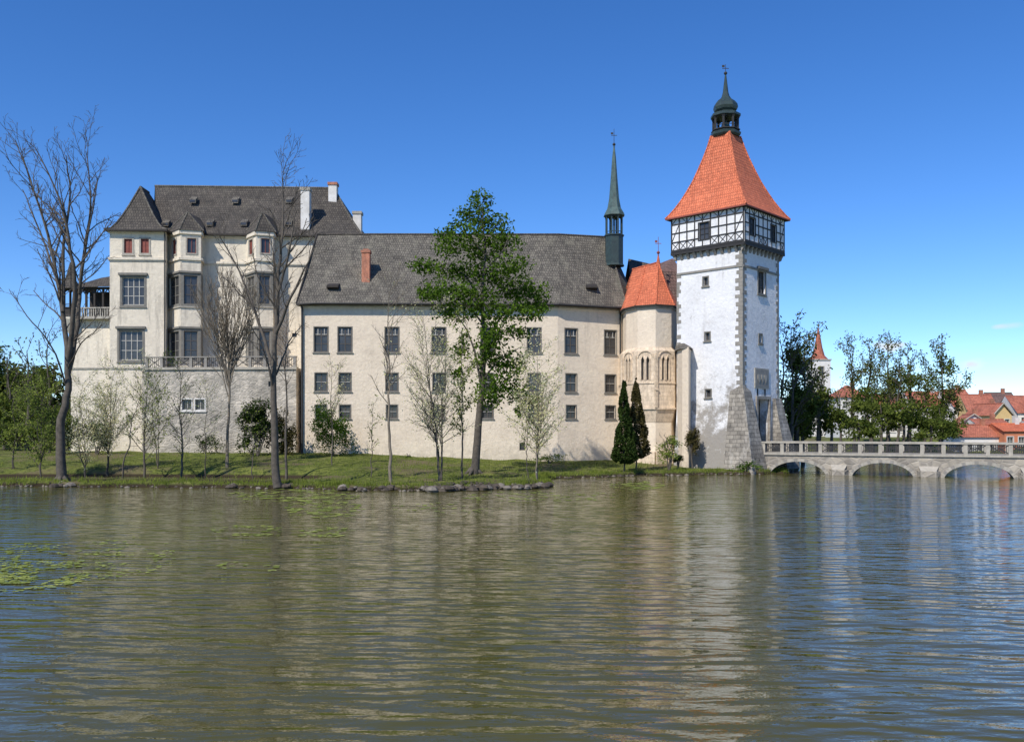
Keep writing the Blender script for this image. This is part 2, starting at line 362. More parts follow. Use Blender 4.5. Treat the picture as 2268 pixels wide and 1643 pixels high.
roofq(e0,e1,r1,r0,M_shingle,8,2); roofq(e1,e2,r2,r1,M_shingle,10,30); roofq(e2,e3,r3,r2,M_shingle,8,6)
mb.poly([e3,e4,r3],M_shingle); mb.poly([e4,b3,r3],M_shingle)
mb.poly([b3,b2,r2,r3],M_shingle); mb.poly([b2,b1,r1,r2],M_shingle); mb.poly([b1,b0,r0,r1],M_shingle); mb.poly([b0,e0,r0],M_shingle)
thick_eave(mb,[e0,e1,e2,e3,e4],M_wood)
for a,b_ in ((e0,e1),(e1,e2),(e2,e3)):
    k_=Vector((0,1.0,-.23)); z_=Vector((0,0,-.23)); mb.poly([a+z_,b_+z_,b_+k_,a+k_],M_wood)
def ridge(mb,a,b,r,mat,n=6):
    a=Vector(a);b=Vector(b);d=(b-a).normalized(); u=d.cross(Vector((0,0,1)))
    if u.length<.01:u=Vector((1,0,0))
    u.normalize(); w=u.cross(d); ra=[];rb=[]
    for i in range(n):
        o=(u*math.cos(i*6.283/n)+w*math.sin(i*6.283/n))*r; ra.append(a+o);rb.append(b+o)
    for i in range(n): mb.poly([ra[i],ra[(i+1)%n],rb[(i+1)%n],rb[i]],mat)
    mb.poly(ra,mat); mb.poly(rb,mat)
for a,b_ in ((r0,r1),(r1,r2),(r2,r3)): ridge(mb,a,b_,.14,M_shingle2)
ridge(mb,e3,r3,.12,M_shingle); ridge(mb,e0,r0,.10,M_wood)
for a,b_ in ((e0,e1),(e1,e2),(e2,e3)): ridge(mb,a+Vector((0,-.12,-.14)),b_+Vector((0,-.12,-.14)),.1,M_iron)
ridge(mb,(A[0]+.1,A[1]-.2,18.2),(A[0]+.1,A[1]-.2,1.4),.11,M_iron); ridge(mb,(C[0]-.25,C[1]-.3,18.2),(C[0]-.25,C[1]-.3,1.2),.09,M_iron)
def roofpt(px,py,pa,pb,pc):
    n=(pb-pa).cross(pc-pa); d=Vector(((px-CX)/FL,1,-(py-HY)/FL)); o=Vector((0,0,EYE)); t=(pa-o).dot(n)/d.dot(n); return o+d*t
for px,py in ((738,637),(1310,638)):
    p=roofpt(px,py,e1,e2,r2) if px<1238 else roofpt(px,py,e2,e3,r3)
    x,y,z=p; mb.hexa([(x-.65,y-.55,z-.05),(x+.65,y-.55,z-.05),(x+.65,y+.2,z-.2),(x-.65,y+.2,z-.2),(x-.65,y-.55,z+.16),(x+.65,y-.55,z+.16),(x+.65,y+.8,z+.62),(x-.65,y+.8,z+.62)],M_wood)
mb.obj('hall_roof',hall)
mb=MB(); p=roofpt(810,618,e1,e2,r2); cxx,cy,cz=p
mb.box(cxx-.45,cxx+.45,cy-.1,cy+.8,cz-.6,gz(560,cy),M_brickch); mb.box(cxx-.53,cxx+.53,cy-.18,cy+.88,gz(560,cy),gz(554,cy),M_brickch)
mb.box(cxx-.3,cxx+.3,cy+.05,cy+.65,gz(554,cy),gz(551,cy),M_brickch)
mb.obj('brick_chimney',hall)
mb=MB()
ra=g3(1392,573,112); rb=g3(1452,587,111)
mb.poly([ra,rb,Vector((rb.x+1,104,19)),Vector((ra.x-.5,105,19))],M_shingle2)
mb.poly([ra,rb,Vector((rb.x+1,119,19)),Vector((ra.x-.5,119,19))],M_shingle2)
s0=g3(1490,572,108); 
mb.poly([s0,g3(1466,600,104),g3(1460,700,102),g3(1510,700,102),g3(1510,600,105)],M_tile3)
mb.poly([s0,g3(1466,600,104),Vector((17,114,19)),Vector((19,114,23))],M_tile3)
mb.poly([s0,g3(1452,587,111),g3(1466,600,104)],M_tile3)
mb.box(14.8,22,106,115,0,19.5,M_cream)
mb.obj('rear_roof',hall)
def lantern(mb,c,zb,rb,zc0,zc1,rc,mat,matr,ncol,prof,rot=0,n=8,colr=.09):
    mb.lathe(c,[(rb*1.15,zb),(rb,zb+.25),(rb,zc0-.12),(rb*1.12,zc0-.1),(rb*1.12,zc0)],n,mat,rot)
    for i in range(ncol):
        a=rot+2*math.pi*(i+.0)/ncol; x=c[0]+rc*math.cos(a); y=c[1]+rc*math.sin(a)
        mb.lathe((x,y),[(colr*1.5,zc0),(colr,zc0+.15),(colr,zc1-.25),(colr*1.8,zc1)],6,mat)
        a2=rot+2*math.pi*(i+1)/ncol; p=Vector((x,y,0));q=Vector((c[0]+rc*math.cos(a2),c[1]+rc*math.sin(a2),0)); f=Fac((p.x,p.y),(q.x,q.y))
        L=f.L; hh=min(.35,(zc1-zc0)*.3)
        for k in range(6):
            u0=L*k/6;u1=L*(k+1)/6; zz=lambda u: zc1-hh*(abs(2*u/L-1))**2.2
            mb.poly([f.P(u0,zz(u0)-.05),f.P(u1,zz(u1)-.05),f.P(u1,zc1+.02),f.P(u0,zc1+.02)],mat)
        f.box(mb,.0,L,zc0+.35,zc0+.42,-.03,.03,mat)
    mb.lathe(c,[(rc*.12,zc0),(rc*.12,zc1)],6,mat)
    mb.lathe(c,prof,n,matr,rot)
def vane(mb,c,z0,z1,mat):
    mb.lathe(c,[(.035,z0),(.025,z1)],6,mat)
    mb.lathe(c,[(.02,z0+.0),(.14,z0+.08),(.2,z0+.2),(.14,z0+.32),(.02,z0+.4)],10,mat)
    zc=z0+(z1-z0)*.62; mb.box(c[0]-.35,c[0]+.35,c[1]-.02,c[1]+.02,zc-.03,zc+.03,mat); mb.box(c[0]-.38,c[0]-.1,c[1]-.015,c[1]+.015,zc+.12,zc+.36,mat)
mb=MB(); d=106.5; c=(gx(1360,d),d); Zf=lambda py:gz(py,d)
lantern(mb,c,Zf(590),1.12,Zf(522),Zf(480),.98,M_copper,M_copperG,8,[(1.0,Zf(480)),(1.32,Zf(479)),(1.22,Zf(474)),(.85,Zf(462)),(.62,Zf(440)),(.42,Zf(395)),(.24,Zf(350)),(.1,Zf(328)),(.1,Zf(322))],rot=.39,colr=.1)
vane(mb,c,Zf(324),Zf(286),M_iron)
mb.obj('ridge_turret_spire',hall)
# ================================================================= chapel turret
chap=empty('chapel_turret')
mb=MB(); wb=MB()
TP=[(1379,103),(1387,100.2),(1412,98),(1452,97),(1487,97.8),(1501,101),(1501,106)]
tp=[(gx(p,d),d) for p,d in TP]; TZ=18.1
def offs(pts,o):
    r=[]
    for i,p in enumerate(pts):
        a=Vector(pts[max(0,i-1)]); b=Vector(pts[min(len(pts)-1,i+1)]); t=(b-a).normalized(); r.append((p[0]+t.y*o,p[1]-t.x*o))
    return r
for a,b_ in zip(tp[:-1],tp[1:]):
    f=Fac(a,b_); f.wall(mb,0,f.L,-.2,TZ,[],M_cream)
o1=offs(tp,.18)
for a,b_ in zip(o1[:-1],o1[1:]):
    f=Fac(a,b_); mb.poly([f.P(0,TZ-.35),f.P(f.L,TZ-.35),f.P(f.L,TZ+.05),f.P(0,TZ+.05)],M_trim)
    mb.poly([f.P(0,TZ-.35),f.P(f.L,TZ-.35),f.P(f.L,TZ-.35,-.25),f.P(0,TZ-.35,-.25)],M_trim)
sp_=offs(tp,.42); zt=gz(778,97.5); zb=gz(903,97.5); zbb=gz(935,97.5)
lowp=offs(tp,.03)
for i,(a,b_) in enumerate(zip(sp_[:-1],sp_[1:])):
    f=Fac(a,b_); hs=[]
    if i in (1,2,3):
        ctr=f.L/2; ww=.36; hs=[]
        z0=gz(842,97.5); z1=gz(797,97.5)
        offs_=(-.3,.3) if f.L>1.2 else (0,)
        for oo in offs_:
            hs.append((ctr+oo-ww/2,ctr+oo+ww/2,z0,z1))
            wb.poly([f.P(ctr+oo-ww/2,z0,-.3),f.P(ctr+oo+ww/2,z0,-.3),f.P(ctr+oo+ww/2,z1,-.3),f.P(ctr+oo-ww/2,z1,-.3)],M_glass)
            wb.poly([f.P(ctr+oo-ww/2,z1,.012),f.P(ctr+oo+ww/2,z1,.012),f.P(ctr+oo,z1+.42,.012)],M_dark)
            f.beam(wb,ctr+oo-ww/2-.06,z1-.02,ctr+oo,z1+.5,.1,-.02,.09,M_sand); f.beam(wb,ctr+oo+ww/2+.06,z1-.02,ctr+oo,z1+.5,.1,-.02,.09,M_sand)
            f.box(wb,ctr+oo-ww/2-.1,ctr+oo-ww/2,z0,z1,-.02,.08,M_sand); f.box(wb,ctr+oo+ww/2,ctr+oo+ww/2+.1,z0,z1,-.02,.085,M_sand)
            f.box(wb,ctr+oo-.02,ctr+oo+.02,z0,z1,-.3,-.24,M_sand)
        for k in range(8):
            t0=math.pi*k/8;t1=math.pi*(k+1)/8; rr=f.L*.36
            f.beam(wb,ctr-rr*math.cos(t0),z1+.25+.7*math.sin(t0),ctr-rr*math.cos(t1),z1+.25+.7*math.sin(t1),.1,-.02,.1,M_sand)
    f.wall(mb,0,f.L,zb,zt,hs,M_sand,.35)
    if 0<i<4:
        f.box(wb,-.16,.16,zb,zt-.5,-.1,.16,M_sand); f.box(wb,-.2,.2,zb+1.9,zb+2.1,-.1,.24,M_sand)
    f.box(mb,0,f.L,zb-.18,zb,-.3,.12,M_sand); f.box(mb,0,f.L,gz(850,97.5),gz(850,97.5)+.14,-.05,.08,M_sand)
    mb.poly([f.P(0,zt),f.P(f.L,zt),Vector((tp[i+1][0],tp[i+1][1],zt+.45)),Vector((tp[i][0],tp[i][1],zt+.45))],M_sand)
    mb.poly([f.P(0,zb-.18),f.P(f.L,zb-.18),Vector((lowp[i+1][0],lowp[i+1][1],zbb)),Vector((lowp[i][0],lowp[i][1],zbb))],M_sand)
for a,b_ in zip(lowp[:-1],lowp[1:]):
    f=Fac(a,b_); f.box(mb,0,f.L,.2,2.0,-.1,.3,M_sand)
mb.obj('turret_walls',chap); wb.obj('gothic_windows',chap)
mb=MB(); ev=offs(tp,.42); ev=[Vector((p[0],p[1],TZ)) for p in ev]
ap=g3(1458,581,101.3); al=g3(1401,597,105)
def flare(a,b,c,dd,mat):
    n=5; pv=(a,b)
    for i in range(1,n+1):
        t=i/n; s=Vector((0,0,-.45*math.sin(t*math.pi)*(1-.4*t))); p=a.lerp(dd,t)+s;q=b.lerp(c,t)+s
        if (p-q).length<.02: mb.poly([pv[0],pv[1],q],mat)
        else: mb.poly([pv[0],pv[1],q,p],mat)
        pv=(p,q)
mid=al.lerp(ap,.5)
flare(ev[0],ev[1],al,al,M_tile); flare(ev[1],ev[2],mid,al,M_tile); flare(ev[2],ev[3],ap,mid,M_tile); flare(ev[3],ev[4],ap,ap,M_tile); flare(ev[4],ev[5],ap,ap,M_tile); flare(ev[5],ev[6],ap,ap,M_tile)
mb.poly([ev[6],Vector((ev[0].x,107,TZ)),al,ap],M_tile)
thick_eave(mb,ev,M_wood,.15); mb.poly([p-Vector((0,0,.14)) for p in ev],M_wood)
for q,top in ((ev[3],ap),(ev[4],ap),(ev[2],mid)): 
    n=5; pv=q
    for i in range(1,n+1):
        t=i/n; p=q.lerp(top,t)+Vector((0,0,-.45*math.sin(t*math.pi)*(1-.4*t)+.03)); ridge(mb,pv,p,.09,M_tile); pv=p
ridge(mb,al,ap,.11,M_tile)
mb.lathe((ap.x,ap.y),[(.28,ap.z-.4),(.12,ap.z+.5),(.04,ap.z+1)],8,M_tile); vane(mb,(ap.x,ap.y),ap.z+.9,ap.z+2.9,M_red)
mb.obj('turret_roof',chap)
# low link building between turret and gate tower
mb=MB(); zt=gz(772,94)
LP=[(gx(1497,100),100),(gx(1500,95.2),95.2),(gx(1511,92.9),92.9),(gx(1525,92.0),92.0),(gx(1531,94.6),94.6)]
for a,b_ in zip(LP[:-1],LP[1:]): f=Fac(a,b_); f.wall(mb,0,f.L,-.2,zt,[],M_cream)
lo=offs(LP,.22); tip=Vector((gx(1500,98),98,zt+1.4))
for a,b_ in zip(lo[:-1],lo[1:]):
    mb.poly([(a[0],a[1],zt),(b_[0],b_[1],zt),tip],M_shingle); mb.poly([(a[0],a[1],zt),(b_[0],b_[1],zt),(b_[0],b_[1],zt-.12),(a[0],a[1],zt-.12)],M_gtrim)
mb.poly([(p[0],p[1],zt-.12) for p in lo],M_wood)
mb.obj('link_wall',chap)
# ================================================================= gate tower
tower=empty('castle_gate_tower')
Cn=Vector((23.4,90)); tf=Vector((-.725,.688)); tr=Vector((.688,.725)); S=7.8
ctr=Cn+tf*S/2+tr*S/2
def sq(s):
    h=s/2; return [ctr-tf*h-tr*h, ctr+tf*h-tr*h, ctr+tf*h+tr*h, ctr-tf*h+tr*h]
def facs(s):
    n,l,b,r=sq(s); return Fac(l,n),Fac(n,r),Fac(r,b),Fac(b,l)
mb=MB(); wb=MB()
FF,FR,FB,FLb=facs(S)
JZ=23.4
hf=[];hr=[]
for px,py,w,h in ((1563,623,.55,.85),(1567,745,.55,.8),(1569,871,.6,.75)):
    u=FF.U(px);z=FF.Z(px,py); hf.append(hole(u,z,w,h)); window(wb,FF,u,z,w,h,1,1,sur=M_gtrim,sw=.12)
for px,py,w,h,sr in ((1687,626,1.5,2.3,1),(1684,750,.55,.8,1)):
    u=FR.U(px);z=FR.Z(px,py); hr.append(hole(u,z,w,h)); window(wb,FR,u,z,w,h,2 if w>1 else 1,3 if w>1 else 1,sur=M_gtrim,sw=.16,cor=w>1)
ug=FR.U(1690); zg1=FR.Z(1690,884); gw=2.4
hr.append((ug-gw/2,ug+gw/2,1.9,zg1))
wb.poly([FR.P(ug-gw/2,1.9,-1),FR.P(ug+gw/2,1.9,-1),FR.P(ug+gw/2,zg1,-1),FR.P(ug-gw/2,zg1,-1)],M_wood)
FF.wall(mb,0,S,-.3,JZ,hf,M_white); FR.wall(mb,0,S,-.3,JZ,hr,M_white,1.0); FB.wall(mb,0,S,-.3,JZ,[],M_white); FLb.wall(mb,0,S,-.3,JZ,[],M_white)
FF.box(mb,.01,S-.01,FF.Z(1560,600)-.1,FF.Z(1560,600)+.12,-.05,.10,M_quoin)
FR.box(mb,.01,S-.01,FF.Z(1560,600)-.1,FF.Z(1560,600)+.12,-.05,.10,M_quoin)
for a,b_ in ((ug-gw/2-.35,ug-gw/2),(ug+gw/2,ug+gw/2+.35)): FR.box(wb,a,b_,1.9,zg1+.3,-.1,.12,M_stone)
FR.box(wb,ug-gw/2,ug+gw/2,zg1,zg1+.3,-.1,.12,M_stone)
up=FR.U(1686); zp=FR.Z(1686,838)
FR.box(wb,up-1.5,up+1.5,zp-1.05,zp+1.05,-.05,.10,M_trim); FR.box(wb,up-1.35,up+1.35,zp-.9,zp+.9,.1,.115,M_quoin)
for s_ in (-.7,.05,.75):
    p=[(s_-.28,.35),(s_+.28,.35),(s_+.28,-.1),(s_,-.5),(s_-.28,-.1)]
    wb.poly([FR.P(up+a,zp+b_,.16) for a,b_ in p],M_trim)
    for (a,b_),(c_,d_) in zip(p,p[1:]+p[:1]): wb.poly([FR.P(up+a,zp+b_,.16),FR.P(up+c_,zp+d_,.16),FR.P(up+c_,zp+d_,.1),FR.P(up+a,zp+b_,.1)],M_trim)
for s_ in (-.8,.8): FR.box(wb,up+s_-.12,up+s_+.12,zg1+.35,zp-1.1,-.02,.03,M_dark)
random.seed(5); z=7.0; i=0
while z<JZ-.6:
    h=ru(.34,.46); l1=.75 if i%2 else .38; l2=.38 if i%2 else .75; l1+=ru(-.1,.1); l2+=ru(-.1,.1)
    FF.box(wb,S-l1,S+.035,z,z+h-.02,-.1,.035,M_quoin); FR.box(wb,.0,l2,z,z+h-.02,-.1,.037,M_quoin)
    FR.box(wb,S-l1*.8,S+.03,z,z+h-.02,-.1,.035,M_quoin)
    if R()<.55: FF.box(wb,-.03,l2*.7,z,z+h-.02,-.1,.033,M_quoin)
    z+=h; i+=1
def wedge(mb,top,bot,ztop,zbot,mat):
    n=len(top)
    for i in range(n-1):
        mb.poly([(bot[i][0],bot[i][1],zbot),(bot[i+1][0],bot[i+1][1],zbot),(top[i+1][0],top[i+1][1],ztop),(top[i][0],top[i][1],ztop)],mat)
zt=6.6
mb.poly([FF.P(0,-.3,.75),FF.P(S-1.2,-.3,.75),FF.P(S-1.2,zt,.02),FF.P(0,zt,.02)],M_white)
nf=Vector((FF.n.x,FF.n.y)); nr=Vector((FR.n.x,FR.n.y))
zt=gz(866,90)
Bz=[Cn+tf*1.5, Cn+tf*1.35+nf*1.5, Cn+nf*1.25+nr*1.9, Cn+tr*1.5+nr*2.1, Cn+tr*1.9]
Tz=[Cn+tf*1.4, Cn+tf*1.3+nf*.25, Cn+nf*.2+nr*.25, Cn+tr*1.3+nr*.25, Cn+tr*1.4]
wedge(mb,Tz,Bz,zt,-.3,M_butt)
mb.poly([(p.x,p.y,zt) for p in Tz]+[(Cn.x,Cn.y,zt+.0)],M_butt)
mb.poly([(Tz[1].x,Tz[1].y,zt),(Tz[2].x,Tz[2].y,zt),(Cn.x-.02,Cn.y-.02,zt+.7)],M_butt); mb.poly([(Tz[2].x,Tz[2].y,zt),(Tz[3].x,Tz[3].y,zt),(Cn.x+.02,Cn.y-.02,zt+.7)],M_butt)
Cr=Cn+tr*S
Bz=[Cr-tr*1.5,Cr-tr*1.4+nr*1.7,Cr+nr*1.8+tr*1.3,Cr+tf*1.4+tr*1.4,Cr+tf*1.5]
Tz=[Cr-tr*1.4,Cr-tr*1.2+nr*.2,Cr+nr*.2+tr*.2,Cr+tf*1.2+tr*.2,Cr+tf*1.4]
zt=gz(882,95); wedge(mb,Tz,Bz,zt,.3,M_butt); mb.poly([(p.x,p.y,zt) for p in Tz]+[(Cr.x,Cr.y,zt)],M_butt)
S2=8.7; JF,JR,JB,JL=facs(S2); JT=27.35
for f in (JF,JR,JB,JL):
    hs=[]
    if f is JF: uw=[f.U(1559)]
    elif f is JR: uw=[f.U(1666),f.U(1713)]
    else: uw=[S2/2]
    zw=25.15; ww,wh=1.15,1.75
    for u in uw: hs.append(hole(u,zw,ww,wh)); window(wb,f,u,zw,ww,wh,2,3,sill=False,rev=.15,frame=M_beam)
    f.wall(mb,0,S2,JZ,JT,hs,M_white,.2)
    hb=[JZ+.12,JZ+1.05,JZ+2.0,JZ+2.95,JT-.1]
    def clash(u0,u1,z0,z1): return any(u0<u+ww/2 and u1>u-ww/2 and z0<zw+wh/2 and z1>zw-wh/2 for u in uw)
    ncol=9; cu=[.09+(S2-.18)*i/ncol for i in range(ncol+1)]
    for zi,z in enumerate(hb):
        for a,b_ in zip(cu[:-1],cu[1:]):
            segs=[(a,b_)]
            for u in uw:
                if z-.06<zw+wh/2 and z+.06>zw-wh/2:
                    ns=[]
                    for p,q in segs:
                        if q<=u-ww/2 or p>=u+ww/2: ns.append((p,q))
                        else:
                            if p<u-ww/2: ns.append((p,u-ww/2))
                            if q>u+ww/2: ns.append((u+ww/2,q))
                    segs=ns
            for p,q in segs: f.box(wb,p,q,z-.065 if zi else z-.12,z+.065 if zi else z+.12,-.02,.05 if zi else .09,M_beam)
    for i,u in enumerate(cu):
        if any(abs(u-w_)<ww/2 for w_ in uw):
            f.box(wb,u-.06,u+.06,JZ,zw-wh/2,-.02,.045,M_beam); f.box(wb,u-.06,u+.06,zw+wh/2,JT,-.02,.045,M_beam)
        else: f.box(wb,u-.065,u+.065,JZ,JT,-.02,.045,M_beam)
    for u in uw:
        for s_ in (-1,1): f.box(wb,u+s_*(ww/2+.06)-.06,u+s_*(ww/2+.06)+.06,zw-wh/2-.1,zw+wh/2+.1,-.02,.055,M_beam)
        f.box(wb,u-ww/2,u+ww/2,zw-wh/2-.1,zw-wh/2,-.02,.055,M_beam);f.box(wb,u-ww/2,u+ww/2,zw+wh/2,zw+wh/2+.1,-.02,.055,M_beam)
    for i in range(ncol):
        a,b_=cu[i],cu[i+1]
        for (z0,z1) in ((hb[0],hb[1]),(hb[3],hb[4]),(hb[1],hb[2]),(hb[2],hb[3])):
            if clash(a,b_,z0,z1): continue
            if (z0==hb[0]): 
                f.beam(wb,a,z0,b_,z1,.06,-.02,.038,M_beam); f.beam(wb,b_,z0,a,z1,.06,-.02,.036,M_beam)
            elif z0==hb[3] and i%2==0: f.beam(wb,a,z0,b_,z1,.06,-.02,.038,M_beam)
            elif z0==hb[3]: f.beam(wb,b_,z0,a,z1,.06,-.02,.038,M_beam)
            elif z0==hb[1] and i in (0,ncol-1): f.beam(wb,a,z0,b_,hb[3],.08,-.02,.037,M_beam)
    f.box(wb,0,S2,JZ-.28,JZ,-.5,.06,M_beam)
    nc=11
    for i in range(nc):
        u=.3+(S2-.6)*i/(nc-1)
        wb.hexa([f.P(u-.14,JZ-.85,-.47),f.P(u+.14,JZ-.85,-.47),f.P(u+.14,JZ-.85,-.4),f.P(u-.14,JZ-.85,-.4),f.P(u-.14,JZ-.28,-.47),f.P(u+.14,JZ-.28,-.47),f.P(u+.14,JZ-.28,-.02),f.P(u-.14,JZ-.28,-.02)],M_quoin)
mb.obj('tower_walls',tower); wb.obj('tower_timber_and_windows',tower)
mb=MB(); lv=[(27.05,9.6),(27.5,8.9),(28.2,8.0),(29.0,7.1),(30,6.15),(31.1,5.2),(32.3,4.35),(33.6,3.5),(34.9,2.75),(36,2.25)]
top=Vector((gx(1607,95.5),95.5))
def rsq(s,t):
    off=(top-ctr)*t; return [p+off for p in sq(s)]
rings=[[(p.x,p.y,z) for p in rsq(s,(z-27)/9)] for z,s in lv]
for a,b_ in zip(rings[:-1],rings[1:]):
    for i in range(4): j=(i+1)%4; mb.poly([a[i],a[j],b_[j],b_[i]],M_tile)
mb.poly(rings[-1],M_tile)
for i in range(4):
    for a,b_ in zip(rings[:-1],rings[1:]): ridge(mb,a[i],b_[i],.11,M_tile)
lo=[(p[0],p[1],p[2]-.14) for p in rings[0]]
for i in range(4): j=(i+1)%4; mb.poly([rings[0][i],rings[0][j],lo[j],lo[i]],M_red)
mb.poly(lo,M_wood)
mb.obj('tower_roof',tower)
mb=MB(); d=95.5; Zt=lambda py:gz(py,d); c=(top.x,top.y)
mb.lathe(c,[(1.45,Zt(306)),(1.6,Zt(302)),(1.65,Zt(297)),(1.5,Zt(295))],8,M_copper,.39)
lantern(mb,c,Zt(300),1.38,Zt(290),Zt(262),1.3,M_beam,M_copper,8,[(1.35,Zt(263)),(1.6,Zt(261)),(1.6,Zt(256)),(1.25,Zt(252)),(1.0,Zt(250)),(1.22,Zt(246)),(1.32,Zt(240)),(1.25,Zt(233)),(.98,Zt(226)),(.6,Zt(220)),(.42,Zt(214)),(.3,Zt(205)),(.2,Zt(188)),(.09,Zt(168)),(.07,Zt(166))],rot=.39,colr=.13)
mb.lathe(c,[(.15,Zt(290)),(.5,Zt(283)),(.38,Zt(274)),(.1,Zt(270))],10,M_copperG)
vane(mb,c,Zt(167),Zt(143),M_iron)
mb.obj('tower_lantern_dome',tower,True)
# ================================================================= palace (left wing)
pal=empty('castle_palace')
mb=MB(); wb=MB()
EZp=28.35
Pa=(gx(243,106),106); Pb=(gx(368,106.3),106.3); Pc=(gx(372,108.2),108.2); Pd=(gx(800,110),110)
G1=Fac(Pa,Pb); G2=Fac(Pc,Pd); Gs=Fac(Pb,Pc)
hs=[]
for px,py,w,h,nx_,ny_ in ((295,645,2.6,3.3,4,3),(290,765,2.7,3.5,4,3)):
    u=G1.U(px);z=G1.Z(px,py); hs.append(hole(u,z,w,h)); window(wb,G1,u,z,w,h,nx_,ny_,sur=M_gtrim,sw=.24,frame=M_lframe,cor=True,ft=.09)
for px in (284,321):
    u=G1.U(px);z=G1.Z(px,545); w,h=.95,1.7; hs.append(hole(u,z,w,h)); window(wb,G1,u,z,w,h,2,1,sur=M_trim,sw=.2,glass=M_red,frame=M_red,rev=.15)
G1.wall(mb,0,G1.L,0,EZp,hs,M_palace); Gs.wall(mb,0,Gs.L,0,EZp,[],M_palace)
hs=[]
for px,py,w,h in ((652,742,.6,.5),):
    u=G2.U(px);z=G2.Z(px,py); hs.append(hole(u,z,w,h)); window(wb,G2,u,z,w,h,1,1,sill=False)
G2.wall(mb,0,G2.L,0,EZp,hs,M_palace)
back=[Pd,(Pd[0]+.5,122),(Pa[0]-.5,122),Pa]
for a,b_ in zip(back[:-1],back[1:]): f=Fac(a,b_); f.wall(mb,0,f.L,0,EZp,[],M_palace)
zc=gz(573,106)
for F in (G1,G2):
    F.box(mb,-.15,F.L+.0,zc-.14,zc+.14,-.05,.22,M_palace); F.box(mb,-.1,F.L,zc-.3,zc-.14,-.05,.1,M_palace)
    F.box(mb,-.15,F.L,EZp-.45,EZp-.1,-.05,.25,M_palace)
F=G1; F.box(mb,-.1,F.L,gz(815,106)-.1,gz(815,106)+.1,-.05,.12,M_trim)
ridge(mb,G1.P(G1.L-.1,28,.2),G1.P(G1.L-.1,11,.2),.09,M_iron)
zlo=10.6
for (pl,pt,pr,od) in ((373,400,447,2.3),(545,567,607,2.3)):
    a=G2.P(G2.U(pl),0); c=G2.P(G2.U(pr),0); dt=a.y-od
    tpt=(gx(pt,dt),dt); la=(a.x-.0,a.y); 
    c2=(gx(pr-2,dt+.7),dt+.7)
    fl=Fac(la,tpt); fr=Fac(tpt,c2); f3=Fac(c2,(c.x+.1,c.y))
    for f in (fl,fr,f3):
        hs=[]
        if f is not f3:
            for py,h in ((641,3.4),(764,3.4)):
                z=gz(py,dt); w=f.L-.75; hs.append(hole(f.L/2,z,w,h)); window(wb,f,f.L/2,z,w,h,2,3,frame=M_gtrim if f is fl else M_frame,sill=False,rev=.18,ft=.1)
            z=gz(543,dt); w=min(1.0,f.L-.9); h=1.75; hs.append(hole(f.L/2+(.1 if f is fr else 0),z,w,h)); window(wb,f,f.L/2+(.1 if f is fr else 0),z,w,h,2,1,sur=M_trim,sw=.18,sill=False,glass=M_red if f is fl else M_glass,frame=M_red,rev=.15)
        f.wall(mb,0,f.L,zlo,EZp-.1,hs,M_palace,.22)
        if f is not f3:
            for py,h in ((641,3.4),(764,3.4)):
                z=gz(py,dt)
                f.box(wb,.02,.36,z-h/2-.3,z+h/2+.3,-.03,.06,M_gtrim); f.box(wb,f.L-.36,f.L-.02,z-h/2-.3,z+h/2+.3,-.03,.062,M_gtrim)
                f.box(wb,.36,f.L-.36,z+h/2,z+h/2+.3,-.03,.06,M_gtrim); f.box(wb,.36,f.L-.36,z-h/2-.3,z-h/2,-.03,.06,M_gtrim)
                f.box(wb,-.1,f.L+.1,z+h/2+.3,z+h/2+.52,-.05,.22,M_gtrim); f.box(wb,-.1,f.L+.1,z-h/2-.45,z-h/2-.3,-.05,.15,M_trim)
        else:
            for py in (641,764):
                z=gz(py,dt); f.box(wb,0.1,f.L,z-2,z+2,-.03,.05,M_gtrim)
        f.box(mb,-.05,f.L+.05,zc-.14,zc+.14,-.05,.2,M_palace); f.box(mb,-.05,f.L+.05,EZp-.55,EZp-.1,-.05,.2,M_palace)
    n0=Vector((tpt[0],tpt[1]-.35,EZp-.1)); p0=Vector((la[0]-.35,la[1]-.1,EZp-.1)); p1=Vector((c2[0]+.4,c2[1]-.2,EZp-.1)); p2=Vector((c.x+.5,c.y-.1,EZp-.1))
    tip=Vector((tpt[0]+.5,dt+.9,gz(470,dt+.9))); bkp=Vector((tpt[0]+.9,a.y+3.2,tip.z+.1))
    wb.poly([p0,n0,tip],M_shingle2); wb.poly([n0,p1,tip],M_shingle2); wb.poly([p1,p2,bkp,tip],M_shingle2); wb.poly([p0,tip,bkp],M_shingle2)
    wb.poly([p0,n0,p1,p2],M_wood)
    for q in (p0,n0,p1): ridge(wb,q,tip,.1,M_shingle)
Ta=(gx(321,101.5),101.5); Tb=(gx(656,100.5),100.5); TF=Fac(Ta,Tb); TZt=gz(815,101)
hs=[]
for px in (414,443):
    u=TF.U(px);z=TF.Z(px,896); hs.append(hole(u,z,1.1,1.2)); window(wb,TF,u,z,1.1,1.2,2,1,sur=M_chim,sw=.14,frame=M_lframe)
u=TF.U(600); hs.append(hole(u,TF.Z(600,850),.6,.6)); window(wb,TF,u,TF.Z(600,850),.6,.6,1,1,sill=False)
TF.wall(mb,0,TF.L,0,TZt,hs,M_rub)
f=Fac((gx(321,108)-.5,108.0),Ta); f.wall(mb,0,f.L,0,TZt,[],M_rub); f=Fac(Tb,(Tb[0]+.3,109)); f.wall(mb,0,f.L,0,TZt,[],M_rub)
mb.poly([TF.P(0,TZt,0),TF.P(TF.L,TZt,0),TF.P(TF.L,TZt,-8),TF.P(0,TZt,-8)],M_trim)
TF.box(mb,-.15,TF.L+.1,TZt-.18,TZt+.1,-.6,.18,M_trim)
npst=10
for i in range(npst+1):
    u=.2+(TF.L-.4)*i/npst; TF.box(wb,u-.16,u+.16,TZt+.1,TZt+1.2,-.35,.0,M_quoin)
